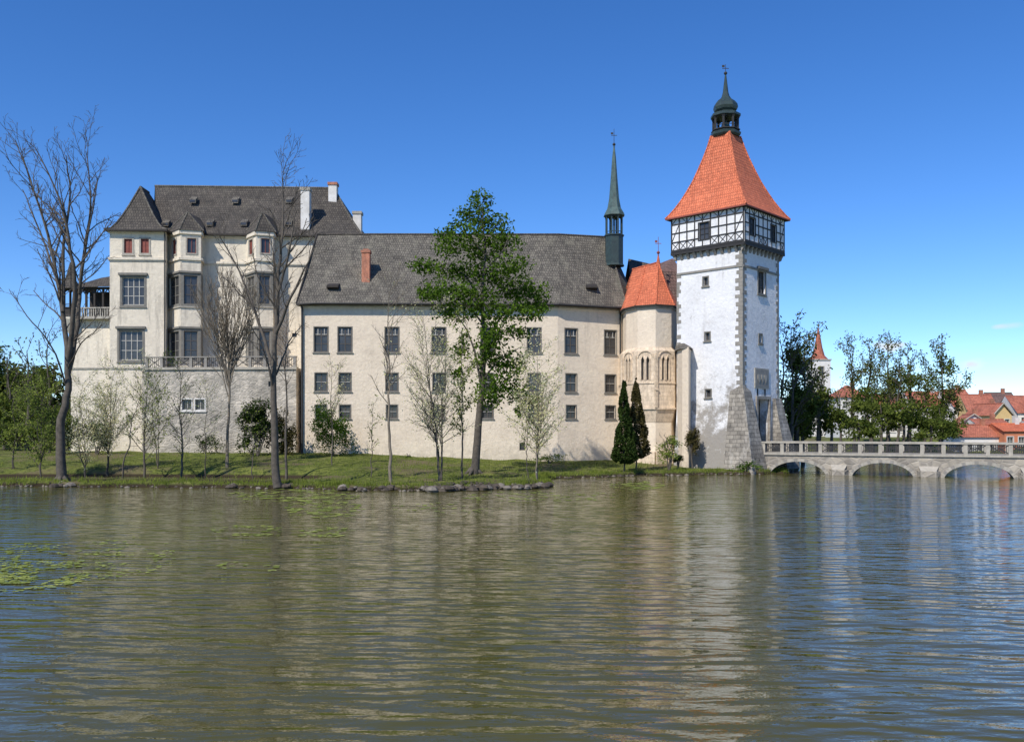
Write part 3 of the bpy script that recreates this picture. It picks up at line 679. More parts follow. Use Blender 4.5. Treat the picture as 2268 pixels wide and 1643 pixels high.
TF.box(wb,0,TF.L,TZt+1.2,TZt+1.34,-.38,.03,M_quoin)
for i in range(npst):
    a=.2+(TF.L-.4)*i/npst+.16; b_=.2+(TF.L-.4)*(i+1)/npst-.16
    TF.beam(wb,a,TZt+.15,b_,TZt+1.15,.07,-.2,-.12,M_iron); TF.beam(wb,b_,TZt+.15,a,TZt+1.15,.07,-.2,-.11,M_iron)
    for k in range(1,6): u=a+(b_-a)*k/6; TF.box(wb,u-.02,u+.02,TZt+.1,TZt+1.2,-.2,-.16,M_iron)
Wa=(gx(157,107.5),107.5); WF=Fac(Wa,(Pa[0],107.0)); WZ=gz(702,107)
WF.wall(mb,0,WF.L,0,WZ,[],M_palace); f=Fac((Wa[0]-.2,120),Wa); f.wall(mb,0,f.L,0,WZ,[],M_palace)
WF.box(mb,-.9,WF.L,WZ-.3,WZ,-8,.9,M_trim); WF.box(mb,-.1,WF.L,gz(815,107)-.1,gz(815,107)+.1,-.05,.12,M_trim)
WF.box(wb,-.8,WF.L,WZ+.95,WZ+1.1,.55,.8,M_trim)
for k in range(22): u=-.7+(WF.L+.6)*k/21; WF.box(wb,u-.06,u+.06,WZ,WZ+.95,.62,.74,M_trim)
for k in range(5):
    u=.9+(WF.L-1.1)*k/4; WF.box(wb,u-.11,u+.11,WZ,WZ+3.4,-.1,.12,M_wood)
    WF.beam(wb,u,WZ+2.6,u+.5,WZ+3.35,.1,-.05,.05,M_wood); WF.beam(wb,u,WZ+2.6,u-.5,WZ+3.35,.1,-.05,.05,M_wood)
WF.box(wb,.6,WF.L,WZ+3.35,WZ+3.6,-.2,.2,M_wood)
mb.poly([WF.P(.6,WZ+.1,-3),WF.P(WF.L,WZ+.1,-3),WF.P(WF.L,WZ+3.5,-3),WF.P(.6,WZ+3.5,-3)],M_wood)
mb.poly([WF.P(.2,WZ+3.55,.7),WF.P(WF.L,WZ+3.55,.7),WF.P(WF.L,WZ+5.6,-2.5),WF.P(2.4,WZ+5.2,-2.5)],M_shingle2)
mb.poly([WF.P(.2,WZ+3.55,.7),WF.P(.2,WZ+3.55,-5),WF.P(2.4,WZ+5.2,-2.5)],M_shingle2)
cb=WF.P(.15,0,.35); c=(cb.x,cb.y)
mb.lathe(c,[(.1,WZ-2.2),(.45,WZ-1.5),(.95,WZ-.5),(1.05,WZ-.3),(1.05,WZ+.0),(1.05,WZ+.05)],8,M_palace,.39)
lantern(wb,c,WZ+.0,.98,WZ+1.1,WZ+3.3,.9,M_wood,M_shingle2,8,[(.9,WZ+3.3),(1.25,WZ+3.35),(1.0,WZ+3.9),(.6,WZ+4.5),(.35,WZ+5.4),(.06,WZ+6.6)],rot=.39,colr=.08)
mb.obj('palace_walls',pal); wb.obj('palace_windows_and_trim',pal)
mb=MB()
q0=Vector((G2.P(0,0).x-1.5,107.4,EZp-.05)); q1=Vector((gx(806,109.3),109.3,EZp-.05)); q2=Vector((q1.x+.6,122.5,EZp-.05)); q3=Vector((Pa[0]-.8,122.5,EZp-.05))
k0=g3(343,410,114); k1=g3(740,411,115); k1.z=k0.z=35.7
def rq(a,b,c,d,mat,sag=.5,n=6):
    pv=(a,b)
    for i in range(1,n+1):
        t=i/n; s=Vector((0,0,-sag*math.sin(t**.7*math.pi))); p=a.lerp(d,t)+s;q=b.lerp(c,t)+s
        if (p-q).length<.02: mb.poly([pv[0],pv[1],q],mat)
        else: mb.poly([pv[0],pv[1],q,p],mat)
        pv=(p,q)
rq(q0,q1,k1,k0,M_shingle2); rq(q1,q2,k1,k1,M_shingle2); rq(q2,q3,k0,k1,M_shingle2); mb.poly([q3,q0,k0],M_shingle2)
thick_eave(mb,[q0,q1,q2],M_wood,.2); ridge(mb,k0,k1,.16,M_shingle)
mb.poly([q0-Vector((0,0,.2)),q1-Vector((0,0,.2)),q1+Vector((0,1.2,-.2)),q0+Vector((0,1.2,-.2))],M_wood)
for i in range(6):
    t0=i/6;t1=(i+1)/6; s0_=Vector((0,0,-.5*math.sin(t0**.7*math.pi)+.03)); s1_=Vector((0,0,-.5*math.sin(t1**.7*math.pi)+.03)); ridge(mb,q1.lerp(k1,t0)+s0_,q1.lerp(k1,t1)+s1_,.12,M_shingle)
w0=Vector((gx(231,105.4),105.4,EZp-.1)); w1=Vector((gx(370,105.5),105.5,EZp-.1)); w2=Vector((w1.x,115,EZp-.1)); w3=Vector((w0.x,115,EZp-.1)); wa=Vector((gx(311,108.8),108.8,gz(414,108.8))); wb_=Vector((gx(330,113),113,34.6))
rq(w0,w1,wa,wa,M_shingle2,1.0); rq(w1,w2,wb_,wa,M_shingle2,1.0); rq(w3,w0,wa,wb_,M_shingle2,1.0); rq(w2,w3,wb_,wb_,M_shingle2,1.0)
thick_eave(mb,[w3,w0,w1,w2],M_wood,.2); mb.poly([p-Vector((0,0,.19)) for p in (w0,w1,w2,w3)],M_wood)
for q in (w0,w1):
    for i in range(6):
        t0=i/6;t1=(i+1)/6; ridge(mb,q.lerp(wa,t0)+Vector((0,0,-math.sin(t0**.7*math.pi)+.03)),q.lerp(wa,t1)+Vector((0,0,-math.sin(t1**.7*math.pi)+.03)),.11,M_shingle)
ridge(mb,wa,wb_,.13,M_shingle)
for px,py in ((428,441),(522,441),(641,441),(368,492),(466,491),(541,491),(640,490)):
    p=roofpt(px,py,q0,q1,k1); x,y,z=p; z-=.35
    mb.hexa([(x-.42,y-.35,z-.25),(x+.42,y-.35,z-.25),(x+.42,y+.4,z+.3),(x-.42,y+.4,z+.3),(x-.42,y-.35,z+.2),(x+.42,y-.35,z+.2),(x+.42,y+.45,z+.75),(x-.42,y+.45,z+.75)],M_shingle)
    mb.poly([(x-.33,y-.38,z-.1),(x+.33,y-.38,z-.1),(x+.33,y-.38,z+.15),(x-.33,y-.38,z+.15)],M_glass)
mb.obj('palace_roof',pal)
mb=MB()
def chimney(px0,px1,pyt,pyb,d,mat,capm):
    x0,x1=gx(px0,d),gx(px1,d); mb.box(x0,x1,d-.5,d+.6,gz(pyb,d)-1.5,gz(pyt+6,d),mat); mb.box(x0-.1,x1+.1,d-.6,d+.7,gz(pyt+6,d),gz(pyt,d),capm)
chimney(668,687,418,484,110.2,M_chim,M_trim); chimney(729,747,406,445,114,M_chim,M_brickch); chimney(783,801,470,500,115,M_chim,M_trim)
mb.obj('palace_chimneys',pal)
# ================================================================= bridge
br=empty('stone_arch_bridge'); mb=MB(); wb=MB()
B0=(gx(1684,90.2),90.2); B1=(gx(2268,80.2),80.2); BF=Fac(B0,B1); Lb=BF.U(2268)*2.15
DZ=2.0; W=4.2
ar=[(BF.U(1704),BF.U(1830)),(BF.U(1886),BF.U(2024)),(BF.U(2090),BF.U(2248))]
sp0=ar[2][1]-ar[2][0]
while ar[-1][1]+2.4+sp0<Lb: ar.append((ar[-1][1]+2.4,ar[-1][1]+2.4+sp0))
def arch(u):
    for a,b_ in ar:
        if a<=u<=b_:
            t=(u-a)/(b_-a)*2-1; return -.35+1.6*math.sqrt(max(0,1-abs(t)**2.0))
    return -1.2
us=[0]
for a,b_ in ar:
    us+=[a-.001]+[a+(b_-a)*(.5-.5*math.cos(math.pi*i/26)) for i in range(27)]+[b_+.001]
us.append(Lb); us=sorted(us)
for a,b_ in zip(us[:-1],us[1:]):
    if b_-a<1e-6: continue
    za,zb=arch(a),arch(b_)
    for n_ in (0,-W): mb.poly([BF.P(a,za,n_),BF.P(b_,zb,n_),BF.P(b_,DZ-.1,n_),BF.P(a,DZ-.1,n_)],M_bridge)
    if za>-1.1 or zb>-1.1: mb.poly([BF.P(a,za,0),BF.P(b_,zb,0),BF.P(b_,zb,-W),BF.P(a,za,-W)],M_bridge)
for a,b_ in ar:
    pts=[(a+(b_-a)*(.5-.5*math.cos(math.pi*i/26))) for i in range(27)]
    for i in range(26):
        u0,u1=pts[i],pts[i+1]; z0,z1=arch(u0+1e-4),arch(u1-1e-4); du,dz=u1-u0,z1-z0; l=math.hypot(du,dz); nx_,nz_=-dz/l*.3,du/l*.3
        q=[(u0+nx_*.02,z0),(u1,z1),(u1+nx_,z1+nz_),(u0+nx_,z0+nz_)]
        wb.hexa([BF.P(x,z,-.05) for x,z in q]+[BF.P(x,z,.03+.015*(i%2)) for x,z in q],M_trim if i%3 else M_quoin)
edges=[(ar[i][1],ar[i+1][0]) for i in range(len(ar)-1)]
for a,b_ in edges:
    p=[BF.P(a+.25,-1.2,0),BF.P(b_-.25,-1.2,0),BF.P(b_-.6,-1.2,.7),BF.P(a+.6,-1.2,.7)]; t=[Vector((q.x,q.y,.55)) for q in p]; 
    mb.hexa(p+t,M_bridge)
    mb.poly([t[3],t[2],BF.P(b_-.4,1.0,0),BF.P(a+.4,1.0,0)],M_trim)
BF.box(mb,-.5,Lb,DZ-.1,DZ+.12,-W-.15,.15,M_trim)
per=1.83; nps=int(Lb/per)
for side,(n0,n1) in enumerate(((-.3,.0),(-W,-W+.3))):
    for i in range(nps):
        u=.3+per*i; BF.box(wb,u-.17,u+.17,DZ+.12,DZ+1.08,n0,n1,M_trim)
        if i<nps-1:
            a=u+.17;b_=u+per-.17
            BF.box(wb,a,b_,DZ+.22,DZ+.27,n0+.12,n1-.12,M_iron); BF.box(wb,a,b_,DZ+.98,DZ+1.03,n0+.12,n1-.12,M_iron)
            nb=9
            for k in range(1,nb): x=a+(b_-a)*k/nb; BF.box(wb,x-.03,x+.03,DZ+.27,DZ+.98,n0+.13,n1-.13,M_iron)
            mm=(a+b_)/2
            BF.beam(wb,a,DZ+.98,mm,DZ+.5,.07,n0+.1,n1-.14,M_iron); BF.beam(wb,mm,DZ+.5,b_,DZ+.98,.07,n0+.1,n1-.14,M_iron)
            BF.beam(wb,a,DZ+.27,mm,DZ+.75,.07,n0+.1,n1-.14,M_iron); BF.beam(wb,mm,DZ+.75,b_,DZ+.27,.07,n0+.1,n1-.14,M_iron)
    BF.box(wb,0,Lb,DZ+1.08,DZ+1.24,n0-.06,n1+.06,M_trim)
mb.obj('bridge_masonry',br); wb.obj('bridge_balustrade',br)
# ================================================================= trees
def perp(d):
    u=d.cross(Vector((0,0,1))); 
    if u.length<.05: u=d.cross(Vector((1,0,0)))
    return u.normalized()
class Tree:
    def __init__(s): s.v=[];s.f=[];s.lv=[];s.lf=[]
    def tube(s,pts,rad,n):
        base=len(s.v); ref=Vector((R()-.5,R()-.5,.1)).normalized()
        for i,p in enumerate(pts):
            d=(pts[min(i+1,len(pts)-1)]-pts[max(i-1,0)])
            if d.length<1e-6: d=Vector((0,0,1))
            d.normalize(); u=d.cross(ref)
            if u.length<.05: u=d.cross(Vector((ref.y,ref.z,ref.x+.3)))
            u.normalize(); w=d.cross(u); r=rad[i]
            for k in range(n):
                a=6.2832*k/n; q=p+u*(r*math.cos(a))+w*(r*math.sin(a)); s.v.append((q.x,q.y,q.z))
        for i in range(len(pts)-1):
            o=base+i*n
            for k in range(n): s.f.append((o+k,o+(k+1)%n,o+n+(k+1)%n,o+n+k))
    def leaf(s,p,sz):
        a=R()*6.28; z=ru(-1,1); q=math.sqrt(1-z*z); n=Vector((q*math.cos(a),q*math.sin(a),z)); u=perp(n); w=n.cross(u)
        t=R()*6.28; e=(u*math.cos(t)+w*math.sin(t))*sz; f=(w*math.cos(t)-u*math.sin(t))*sz*.62
        b=len(s.lv)
        for c in (p-e,p+f*.9,p+e,p-f*.9): s.lv.append((c.x,c.y,c.z))
        s.lf.append((b,b+1,b+2,b+3))
    def grow(s,p,d,L,r,lvl,o):
        n=max(3,min(8,int(L/.5)+2)); pts=[p.copy()]; step=L/n; d=d.copy(); dirs=[d.copy()]
        for i in range(n):
            d=(d+Vector((ru(-1,1),ru(-1,1),ru(-1,1)))*o['wob']+Vector((0,0,o['trop']))).normalized(); p=p+d*step; pts.append(p.copy()); dirs.append(d.copy())
        rt=max(o['rmin'],r*.35); rad=[max(o['rmin'],r+(rt-r)*i/n) for i in range(n+1)]
        s.tube(pts,rad,5 if r>.06 else 3)
        s.spawn(pts,dirs,rad,L,lvl,o)
    def spawn(s,pts,dirs,rad,L,lvl,o,start=.2):
        if lvl<o['lv']:
            dens=o['dens'][min(lvl,len(o['dens'])-1)]; nc=max(2,int(L*dens+R()))
            for k in range(nc):
                f=start+(1-start)*(k+R())/nc; f=min(.999,f); x=f*(len(pts)-1); i=int(x); t=x-i; p=pts[i].lerp(pts[i+1],t); d=dirs[min(i+1,len(dirs)-1)]
                a=math.radians(ru(o['ang'][0],o['ang'][1])); u=perp(d); w=d.cross(u); az=R()*6.28
                nd=(d*math.cos(a)+(u*math.cos(az)+w*math.sin(az))*math.sin(a)).normalized()
                cl=min(o['maxl'][min(lvl,len(o['maxl'])-1)],L*o['rat']*(1.1-.6*f))*ru(.6,1.15); r=rad[i]*.6
                s.grow(p,nd,max(cl,.35),min(r,.012+cl*.014),lvl+1,o)
        if o.get('leaf',0) and lvl>=o['lv']-1:
            for k in range(int(o['leaf']*L+R())):
                i=random.randrange(len(pts)); p=pts[i]+Vector((ru(-1,1),ru(-1,1),ru(-1,1)))*o.get('spread',.25); s.leaf(p,o['lsz']*ru(.6,1.3))
    def stem(s,pts,r0,r1,o,lvl=0,start=.35):
        P=[];n=len(pts)
        for i in range(n-1):
            a=pts[max(i-1,0)];b=pts[i];c=pts[i+1];d=pts[min(i+2,n-1)]
            for k in range(4):
                t=k/4; P.append(.5*((2*b)+(c-a)*t+(2*a-5*b+4*c-d)*t*t+(3*b-a-3*c+d)*t*t*t)+Vector((ru(-1,1),ru(-1,1),0))*.06)
        P.append(pts[-1]); m=len(P)
        rad=[r0+(r1-r0)*(i/(m-1))**.8 for i in range(m)]
        dirs=[(P[min(i+1,m-1)]-P[max(i-1,0)]).normalized() for i in range(m)]
        s.tube(P,rad,8); L=sum((P[i+1]-P[i]).length for i in range(m-1)); s.spawn(P,dirs,rad,L,lvl,o,start)
    def cluster(s,c,rx,ry,rz,n,sz,nz=1.2,thr=-.15):
        k=0;tries=0
        while k<n and tries<n*6:
            tries+=1; v=Vector((random.gauss(0,.5),random.gauss(0,.5),random.gauss(0,.5)))
            if v.length>1.1: continue
            p=Vector((c.x+v.x*rx,c.y+v.y*ry,c.z+v.z*rz))
            if noise.noise(p*nz)<thr: continue
            s.leaf(p,sz*ru(.6,1.3)); k+=1
    def finish(s,name,bark,leafmat):
        v=s.v+s.lv; o=len(s.v); f=s.f+[tuple(i+o for i in q) for q in s.lf]
        me=bpy.data.meshes.new(name); me.from_pydata(v,[],f); me.materials.append(bark); me.materials.append(leafmat)
        me.polygons.foreach_set('material_index',[0]*len(s.f)+[1]*len(s.lf)); me.polygons.foreach_set('use_smooth',[True]*len(s.f)+[False]*len(s.lf))
        ob=bpy.data.objects.new(name,me); scene.collection.objects.link(ob); return ob
def base(px,py):
    d=70.
    for i in range(12): d=.5*d+.5*(EYE-max(.1,hz(gx(px,d),d)))*FL/(py-HY)
    return d
def roots(T,x,y,r):
    z=hz(x,y)
    for i in range(6):
        a=i*1.05+R(); T.tube([Vector((x,y,z+r*1.6)),Vector((x+math.cos(a)*r*1.1,y+math.sin(a)*r*1.1,z+r*.5)),Vector((x+math.cos(a)*r*2.2,y+math.sin(a)*r*2.2,z-.15))],[r*.55,r*.45,r*.15],5)
BO=dict(wob=.16,trop=.05,rmin=.013,lv=3,dens=[.85,1.7,2.7],ang=(22,52),rat=.36,maxl=[4.5,2.2,1.0],leaf=0)
def pl(l,d,j=.0): return [g3(a,b,d+(c if c is not None else 0)) for a,b,c in l]
random.seed(21); T=Tree(); d=base(135,1066); o=dict(BO)
T.stem(pl([(137,1070,0),(134,950,0),(148,880,0),(150,800,0),(135,660,.5),(112,550,1),(78,430,1.5),(34,312,2)],d),.42,.03,o,start=.42)
T.stem(pl([(150,800,0),(166,650,-1),(152,530,-1.5),(132,440,-2),(78,328,-2.5)],d),.24,.03,o)
T.stem(pl([(148,850,0),(172,720,1),(180,600,2),(201,450,2.5),(190,335,3)],d),.24,.03,o)
T.stem(pl([(140,690,.2),(142,540,1),(155,430,1),(146,345,0)],d),.17,.03,o,start=.2)
T.stem(pl([(176,650,1.5),(192,540,0),(217,395,-1)],d),.14,.03,o,start=.2)
T.stem(pl([(134,640,.5),(90,520,2.5),(50,420,3.5)],d),.13,.03,o,start=.2)
T.stem(pl([(150,860,0),(110,760,-2),(60,700,-3),(20,640,-3)],d),.09,.02,o,start=.2)
T.stem(pl([(150,820,0),(180,760,-2),(215,730,-3),(235,700,-3)],d),.07,.02,o,start=.2)
roots(T,gx(137,d),d,.42); T.finish('bare_tree',M_bark,M_bud)
random.seed(22); T=Tree(); d=base(612,1078)
T.stem(pl([(614,1080,0),(607,950,0),(605,830,0),(612,700,0),(617,600,0),(628,490,.5),(626,405,1)],d),.33,.03,o,start=.45)
T.stem(pl([(610,740,0),(645,660,-1),(682,580,-1.5),(700,545,-1.5)],d),.14,.03,o,start=.2)
T.stem(pl([(606,820,0),(575,720,1),(530,600,2),(487,525,2)],d),.16,.03,o,start=.25)
T.stem(pl([(615,650,0),(640,560,-1),(655,470,-1.2)],d),.13,.03,o,start=.2)
T.stem(pl([(605,860,0),(585,780,-1),(545,700,-2)],d),.11,.02,o,start=.25)
T.stem(pl([(606,840,0),(640,760,1),(668,720,2)],d),.09,.02,o,start=.25)
roots(T,gx(614,d),d,.33); T.finish('bare_tree',M_bark,M_bud)
random.seed(23); T=Tree(); d=base(1050,1054); o2=dict(BO,leaf=0,lv=2,dens=[.5,1.2],maxl=[1.8,1.0])
T.stem(pl([(1050,1056,0),(1060,945,0),(1068,850,0),(1071,760,0),(1068,650,0),(1075,560,0),(1068,460,0)],d),.42,.04,o2,start=.4)
for l,r in (([(1068,860,0),(1042,750,-1),(1005,690,-1.5)],.15),([(1071,770,0),(1110,700,1),(1170,650,1.5)],.17),([(1069,690,0),(1030,610,1),(965,590,1)],.15),([(1069,840,0),(1105,800,-1),(1150,770,-1)],.12),([(1066,890,0),(1110,860,1),(1160,870,1)],.11),([(1074,600,0),(1110,560,-1),(1125,530,-1)],.1),([(1070,560,0),(1035,520,-.5),(1010,500,-.5)],.09),([(1071,720,0),(1040,680,2),(1000,640,3)],.12)): T.stem(pl(l,d),r,.03,o2,start=.2)
for px,py,rx,ry in ((1066,444,28,22),(1045,478,40,24),(1090,496,44,24),(1028,516,50,22),(1114,536,46,24),(1060,556,58,26),(988,548,32,18),(938,588,34,18),(1000,598,46,22),(1062,608,58,24),(1134,592,46,26),(988,645,60,24),(1052,655,48,22),(1128,640,54,26),(1176,650,42,26),(1092,690,56,24),(1005,690,50,22),(1164,690,48,22),(1196,678,26,14),(955,650,34,16),(1105,732,44,22),(1152,735,30,16),(1020,775,20,22),(1085,790,36,26),(1130,805,42,30),(1010,825,14,24),(1097,852,48,28),(1150,868,30,30),(1182,890,20,20),(1085,888,28,18),(1152,912,14,14),(1085,760,30,22),(985,520,26,14)):
    rx_=rx*d/FL*1.14; rz_=ry*d/FL*1.18; c=g3(px,py,d+ru(-1.8,1.8)); n=int(rx*ry*.52)
    T.cluster(c,rx_,rx_*.9,rz_,n,.165,1.6,-.07)
    for k in range(3): T.grow(c+Vector((0,0,-rz_*.4)),Vector((ru(-1,1),ru(-1,1),.6)).normalized(),rx_*.8,.04,1,o2)
roots(T,gx(1050,d),d,.42); T.finish('oak_tree',M_bark,M_leaf)
random.seed(24); T=Tree(); d=base(502,1046); o3=dict(BO,wob=.07,trop=.10,dens=[1.6,2.6,3],ang=(14,32),rat=.38,lv=2,maxl=[3,1.5,.8],rmin=.015)
T.stem(pl([(503,1048,0),(505,950,0),(508,850,0),(504,740,0),(500,640,0)],d),.18,.02,o3,start=.55)
for k in range(19):
    a=-1+2*k/18; T.stem(pl([(507,ru(800,880),0),(507+a*32,770,a*.5),(507+a*58,700,ru(-1.2,1.2)),(505+a*70+ru(-4,4),618+abs(a)*55,ru(-2,2))],d),.06,.015,o3,start=.12)
T.finish('bare_tree',M_bark2,M_bud)
def small(name,px,py,topy,wpx,seed,bark,leafmat,leaf=0,lsz=.09,r=.1,start=.3,stems=1,dens=1.7,ang=(30,60),trop=.04,lean=0,d=None,spread=.25):
    random.seed(seed); T=Tree(); d=d or base(px,py); x=gx(px,d); Ht=(py-topy)/FL*d; w=wpx/FL*d/2; z=hz(x,d)
    for si in range(stems):
        lx=lean+(ru(-.5,.5)*w if stems>1 else ru(-.15,.15)); h=Ht*(1 if si==0 else ru(.7,.95))
        pts=[Vector((x+ru(-.1,.1)*(stems>1),d,z-.1))]
        for k in range(1,6): pts.append(Vector((x+lx*(k/5)**1.3+ru(-.12,.12),d+ru(-.15,.15)*k,z+h*k/5)))
        oo=dict(wob=.13,trop=trop,rmin=.010,lv=2,dens=[dens*1.15,2.6],ang=ang,rat=.4,maxl=[w*1.2,w*.6],leaf=leaf*(.62 if leafmat is M_bud else 1.2),lsz=lsz,spread=spread)
        T.stem(pts,r/(1+.35*(stems-1)),.012,oo,start=start)
    return T.finish(name,bark,leafmat)
small('young_tree',865,1078,640,130,31,M_bark2,M_bud,leaf=.8,r=.15,start=.4,ang=(25,50))
small('blossoming_tree',975,1064,700,200,32,M_bark,M_bud,leaf=9,lsz=.075,r=.17,start=.22,stems=3,dens=2.0)
small('young_tree',1022,1062,725,80,33,M_bark,M_leafy,leaf=12,lsz=.12,r=.1,start=.3)
small('birch_tree',1188,1062,785,175,34,M_bark2,M_bud,leaf=15,lsz=.085,r=.12,start=.22,stems=3,dens=2.2)
small('birch_tree',318,1056,800,130,35,M_bark,M_bud,leaf=9,lsz=.08,r=.13,start=.2,dens=2.4)
small('young_tree',400,1056,780,90,36,M_bark,M_leafy,leaf=4.5,lsz=.08,r=.12,start=.2,dens=2.2)
small('birch_tree',238,1050,810,170,37,M_bark,M_bud,leaf=13,lsz=.08,r=.11,start=.2,dens=2.2,stems=3)
small('birch_tree',190,1048,820,120,47,M_bark,M_bud,leaf=12,lsz=.08,r=.10,start=.15,dens=2.2,stems=2)
small('young_tree',90,1050,820,140,38,M_bark,M_leafy,leaf=12,lsz=.09,r=.12,start=.2,dens=2.2,stems=2)
small('young_tree',635,1058,640,80,39,M_bark,M_bud,leaf=0,r=.15,start=.5)
small('leaning_tree',272,1060,860,70,40,M_bark,M_leafy,leaf=4,r=.08,start=.4,lean=1.6)
small('young_tree',824,1056,900,50,41,M_bark,M_leafy,leaf=5,r=.05,start=.3)
small('young_tree',30,1050,880,110,42,M_bark,M_leafy,leaf=10,r=.08,start=.2,stems=2)
small('young_tree',560,1056,905,70,43,M_bark,M_leafy,leaf=3,r=.06,start=.3)
small('young_tree',1170,1062,890,60,45,M_bark,M_leafy,leaf=5,r=.05,start=.3)
small('young_tree',455,1052,850,90,48,M_bark,M_bud,leaf=7,r=.06,start=.2)
small('birch_tree',350,1048,840,100,49,M_bark,M_leafy,leaf=6,r=.08,start=.2,stems=2)
small('young_tree',735,1040,815,110,50,M_bark,M_bud,leaf=5,r=.07,start=.4)
def bush(name,px,py0,py1,wpx,d,seed,leafmat,n,lsz=.12,cone=False,stem=False,nz=1.1,thr=-.12):
    random.seed(seed); T=Tree(); x=gx(px,d); w=wpx/FL*d/2; z0=gz(py1,d); z1=gz(py0,d); zg=hz(x,d)
    o=dict(BO,lv=2,dens=[1,2],ang=(20,50))
    for k in range(1 if (stem or cone) else 4):
        T.stem([Vector((x,d,zg-.1)),Vector((x+ru(-.3,.3)*w*(0 if cone else 1),d,(zg+z1)/2)),Vector((x+ru(-.5,.5)*w*(0 if cone else 1),d,z1-.3))],.09,.02,o if not cone else dict(o,maxl=[.5,.3]),start=.3)
    if cone:
        k=0
        while k<n:
            h=R()**1.3; a=R()*6.28; rr=w*(1-h)**.8*(.85+.45*noise.noise(Vector((math.cos(a)*1.5,h*7+math.sin(a)*1.5,seed))))*(min(1,(h+.05)*9)); rad=rr*math.sqrt(ru(.4,1))
            p=Vector((x+rad*math.cos(a),d+rad*math.sin(a),z0+(z1-z0)*h))
            if noise.noise(p*1.5)<-.2: continue
            T.leaf(p,lsz*ru(.6,1.3)); k+=1
    else:
        for k in range(9):
            c=Vector((x+ru(-.6,.6)*w,d+ru(-.6,.6)*w,z0+(z1-z0)*ru(.22,.82))); T.cluster(c,w*.55,w*.5,(z1-z0)*.24,n//9,lsz,nz,thr)
    return T.finish(name,M_bark,leafmat)
bush('round_tree',740,885,1022,95,95,51,M_leaf,6500,.10,stem=True)
bush('shrub',570,885,1015,110,94,52,M_leafd,6800,.12); bush('shrub',625,905,1010,70,96,53,M_leafb,3200,.12)
bush('conifer_tree',1382,836,1026,72,86,54,M_leafd,10500,.12,cone=True)
bush('conifer_tree',1409,838,1014,72,88.0,55,M_leafb,10500,.12,cone=True)
bush('shrub',1482,965,1030,56,88,56,M_leafy,1500,.09); bush('shrub',1534,945,1012,34,91.3,57,M_leafb,1800,.1)
bush('shrub',215,930,1000,90,97,58,M_leafd,2600,.11); bush('shrub',905,1005,1022,16,97,59,M_leaf,500,.07); bush('shrub',1502,1008,1026,22,90,60,M_leafd,700,.07)
bush('shrub',1215,1005,1024,90,96,61,M_leafy,700,.08); bush('shrub',1655,1015,1045,60,88.6,62,M_leaf,1000,.08)
bush('shrub',110,905,1010,130,100,63,M_leafbg,3800,.14); bush('shrub',455,960,1008,90,98,64,M_leafd,900,.1)
def mass(name,items,mat,seed,lsz=.35,bark=M_bark):
    random.seed(seed); T=Tree()
    for px,py,rx,ry,d,n in items:
        c=g3(px,py,d); s=d/FL
        for k in range(9):
            cc=c+Vector((ru(-.7,.7)*rx*s,ru(-.6,.6)*rx*s,ru(-.7,.7)*ry*s)); T.cluster(cc,rx*s*.5,rx*s*.5,ry*s*.45,n//9,lsz*ru(.8,1.2),.6,-.10)
        x=c.x; T.tube([Vector((x,d,hz(x,d)-.2)),Vector((x+.2,d,c.z)),Vector((x,d,c.z+ry*s*.7))],[.3,.15,.03],5)
    return T.finish(name,bark,mat)
mass('background_trees',[(-60,850,70,110,130,4000),(10,850,55,100,128,4200),(60,890,60,80,122,3600),(110,880,55,90,126,3600),(155,920,50,70,124,2400),(-20,930,80,60,116,3000),(40,955,75,40,112,2800),(130,960,55,32,112,1900),(-150,840,90,130,135,3200)],M_leafbg,71,.28)
mass('background_trees',[(1950,925,70,42,128,3200),(1900,945,45,25,124,1600),(2000,935,60,36,126,2400),(2080,930,50,38,135,2000),(1810,905,50,70,118,4600),(1765,920,38,55,112,3400),(1840,930,30,40,120,1700),(2060,950,60,26,125,1400),(1930,890,44,34,140,1500),(1760,840,34,95,114,2900),(2085,860,38,70,140,1700),(2015,865,38,60,146,1500),(1965,860,34,50,146,1100)],M_leafbg,72,.21)
BG=dict(wob=.14,trop=.05,rmin=.035,lv=3,dens=[.7,1.3,1.8],ang=(22,50),rat=.36,maxl=[5,2.4,1.4],leaf=1.6,lsz=.2,spread=.6)
def bgtree(name,px,topy,d,seed,mat,leaf,w=1,bark=M_bark,lsz=.19):
    random.seed(seed); T=Tree(); x=gx(px,d); z=hz(x,d); h=gz(topy,d)-z; o=dict(BG,leaf=leaf,lsz=lsz,maxl=[h*.26*w,h*.13*w,1.2])
    T.stem([Vector((x+ru(-.3,.3)*(k>0),d,z+h*k/5-.1)) for k in range(6)],.3,.04,o,start=.25); return T.finish(name,bark,mat)
for i,(px,ty,d,lf,w) in enumerate(((1752,722,108,6,1.4),(1732,750,106,5.5,1.1),(1778,752,112,7,1.2),(1890,765,150,10,1.3),(1925,762,150,9,1.3),(1968,762,145,11,1.4),(2015,785,150,11,1.3),(2088,773,140,15,1.4),(2050,810,145,11,1.2),(1858,860,140,5,.8),(1815,830,120,6,1),(1990,800,140,9,1.1))):
    bgtree('slender_tree',px,ty,d,80+i,M_haze,lf,w)
for i,(px,ty,d) in enumerate(((60,775,112),(105,755,116),(-40,790,110),(20,790,118))): bgtree('slender_tree',px,ty,d,100+i,M_haze,3.5,1.2)
random.seed(75); T=Tree()
for k in range(330):
    x=ru(-420,520); y=ru(330,420); h=ru(9,16); T.cluster(Vector((x,y,hz(x,y)+h*.5)),7,5,h*.6,70,1.3,.12,-.2)
T.finish('distant_treeline',M_bark,M_leafbg)
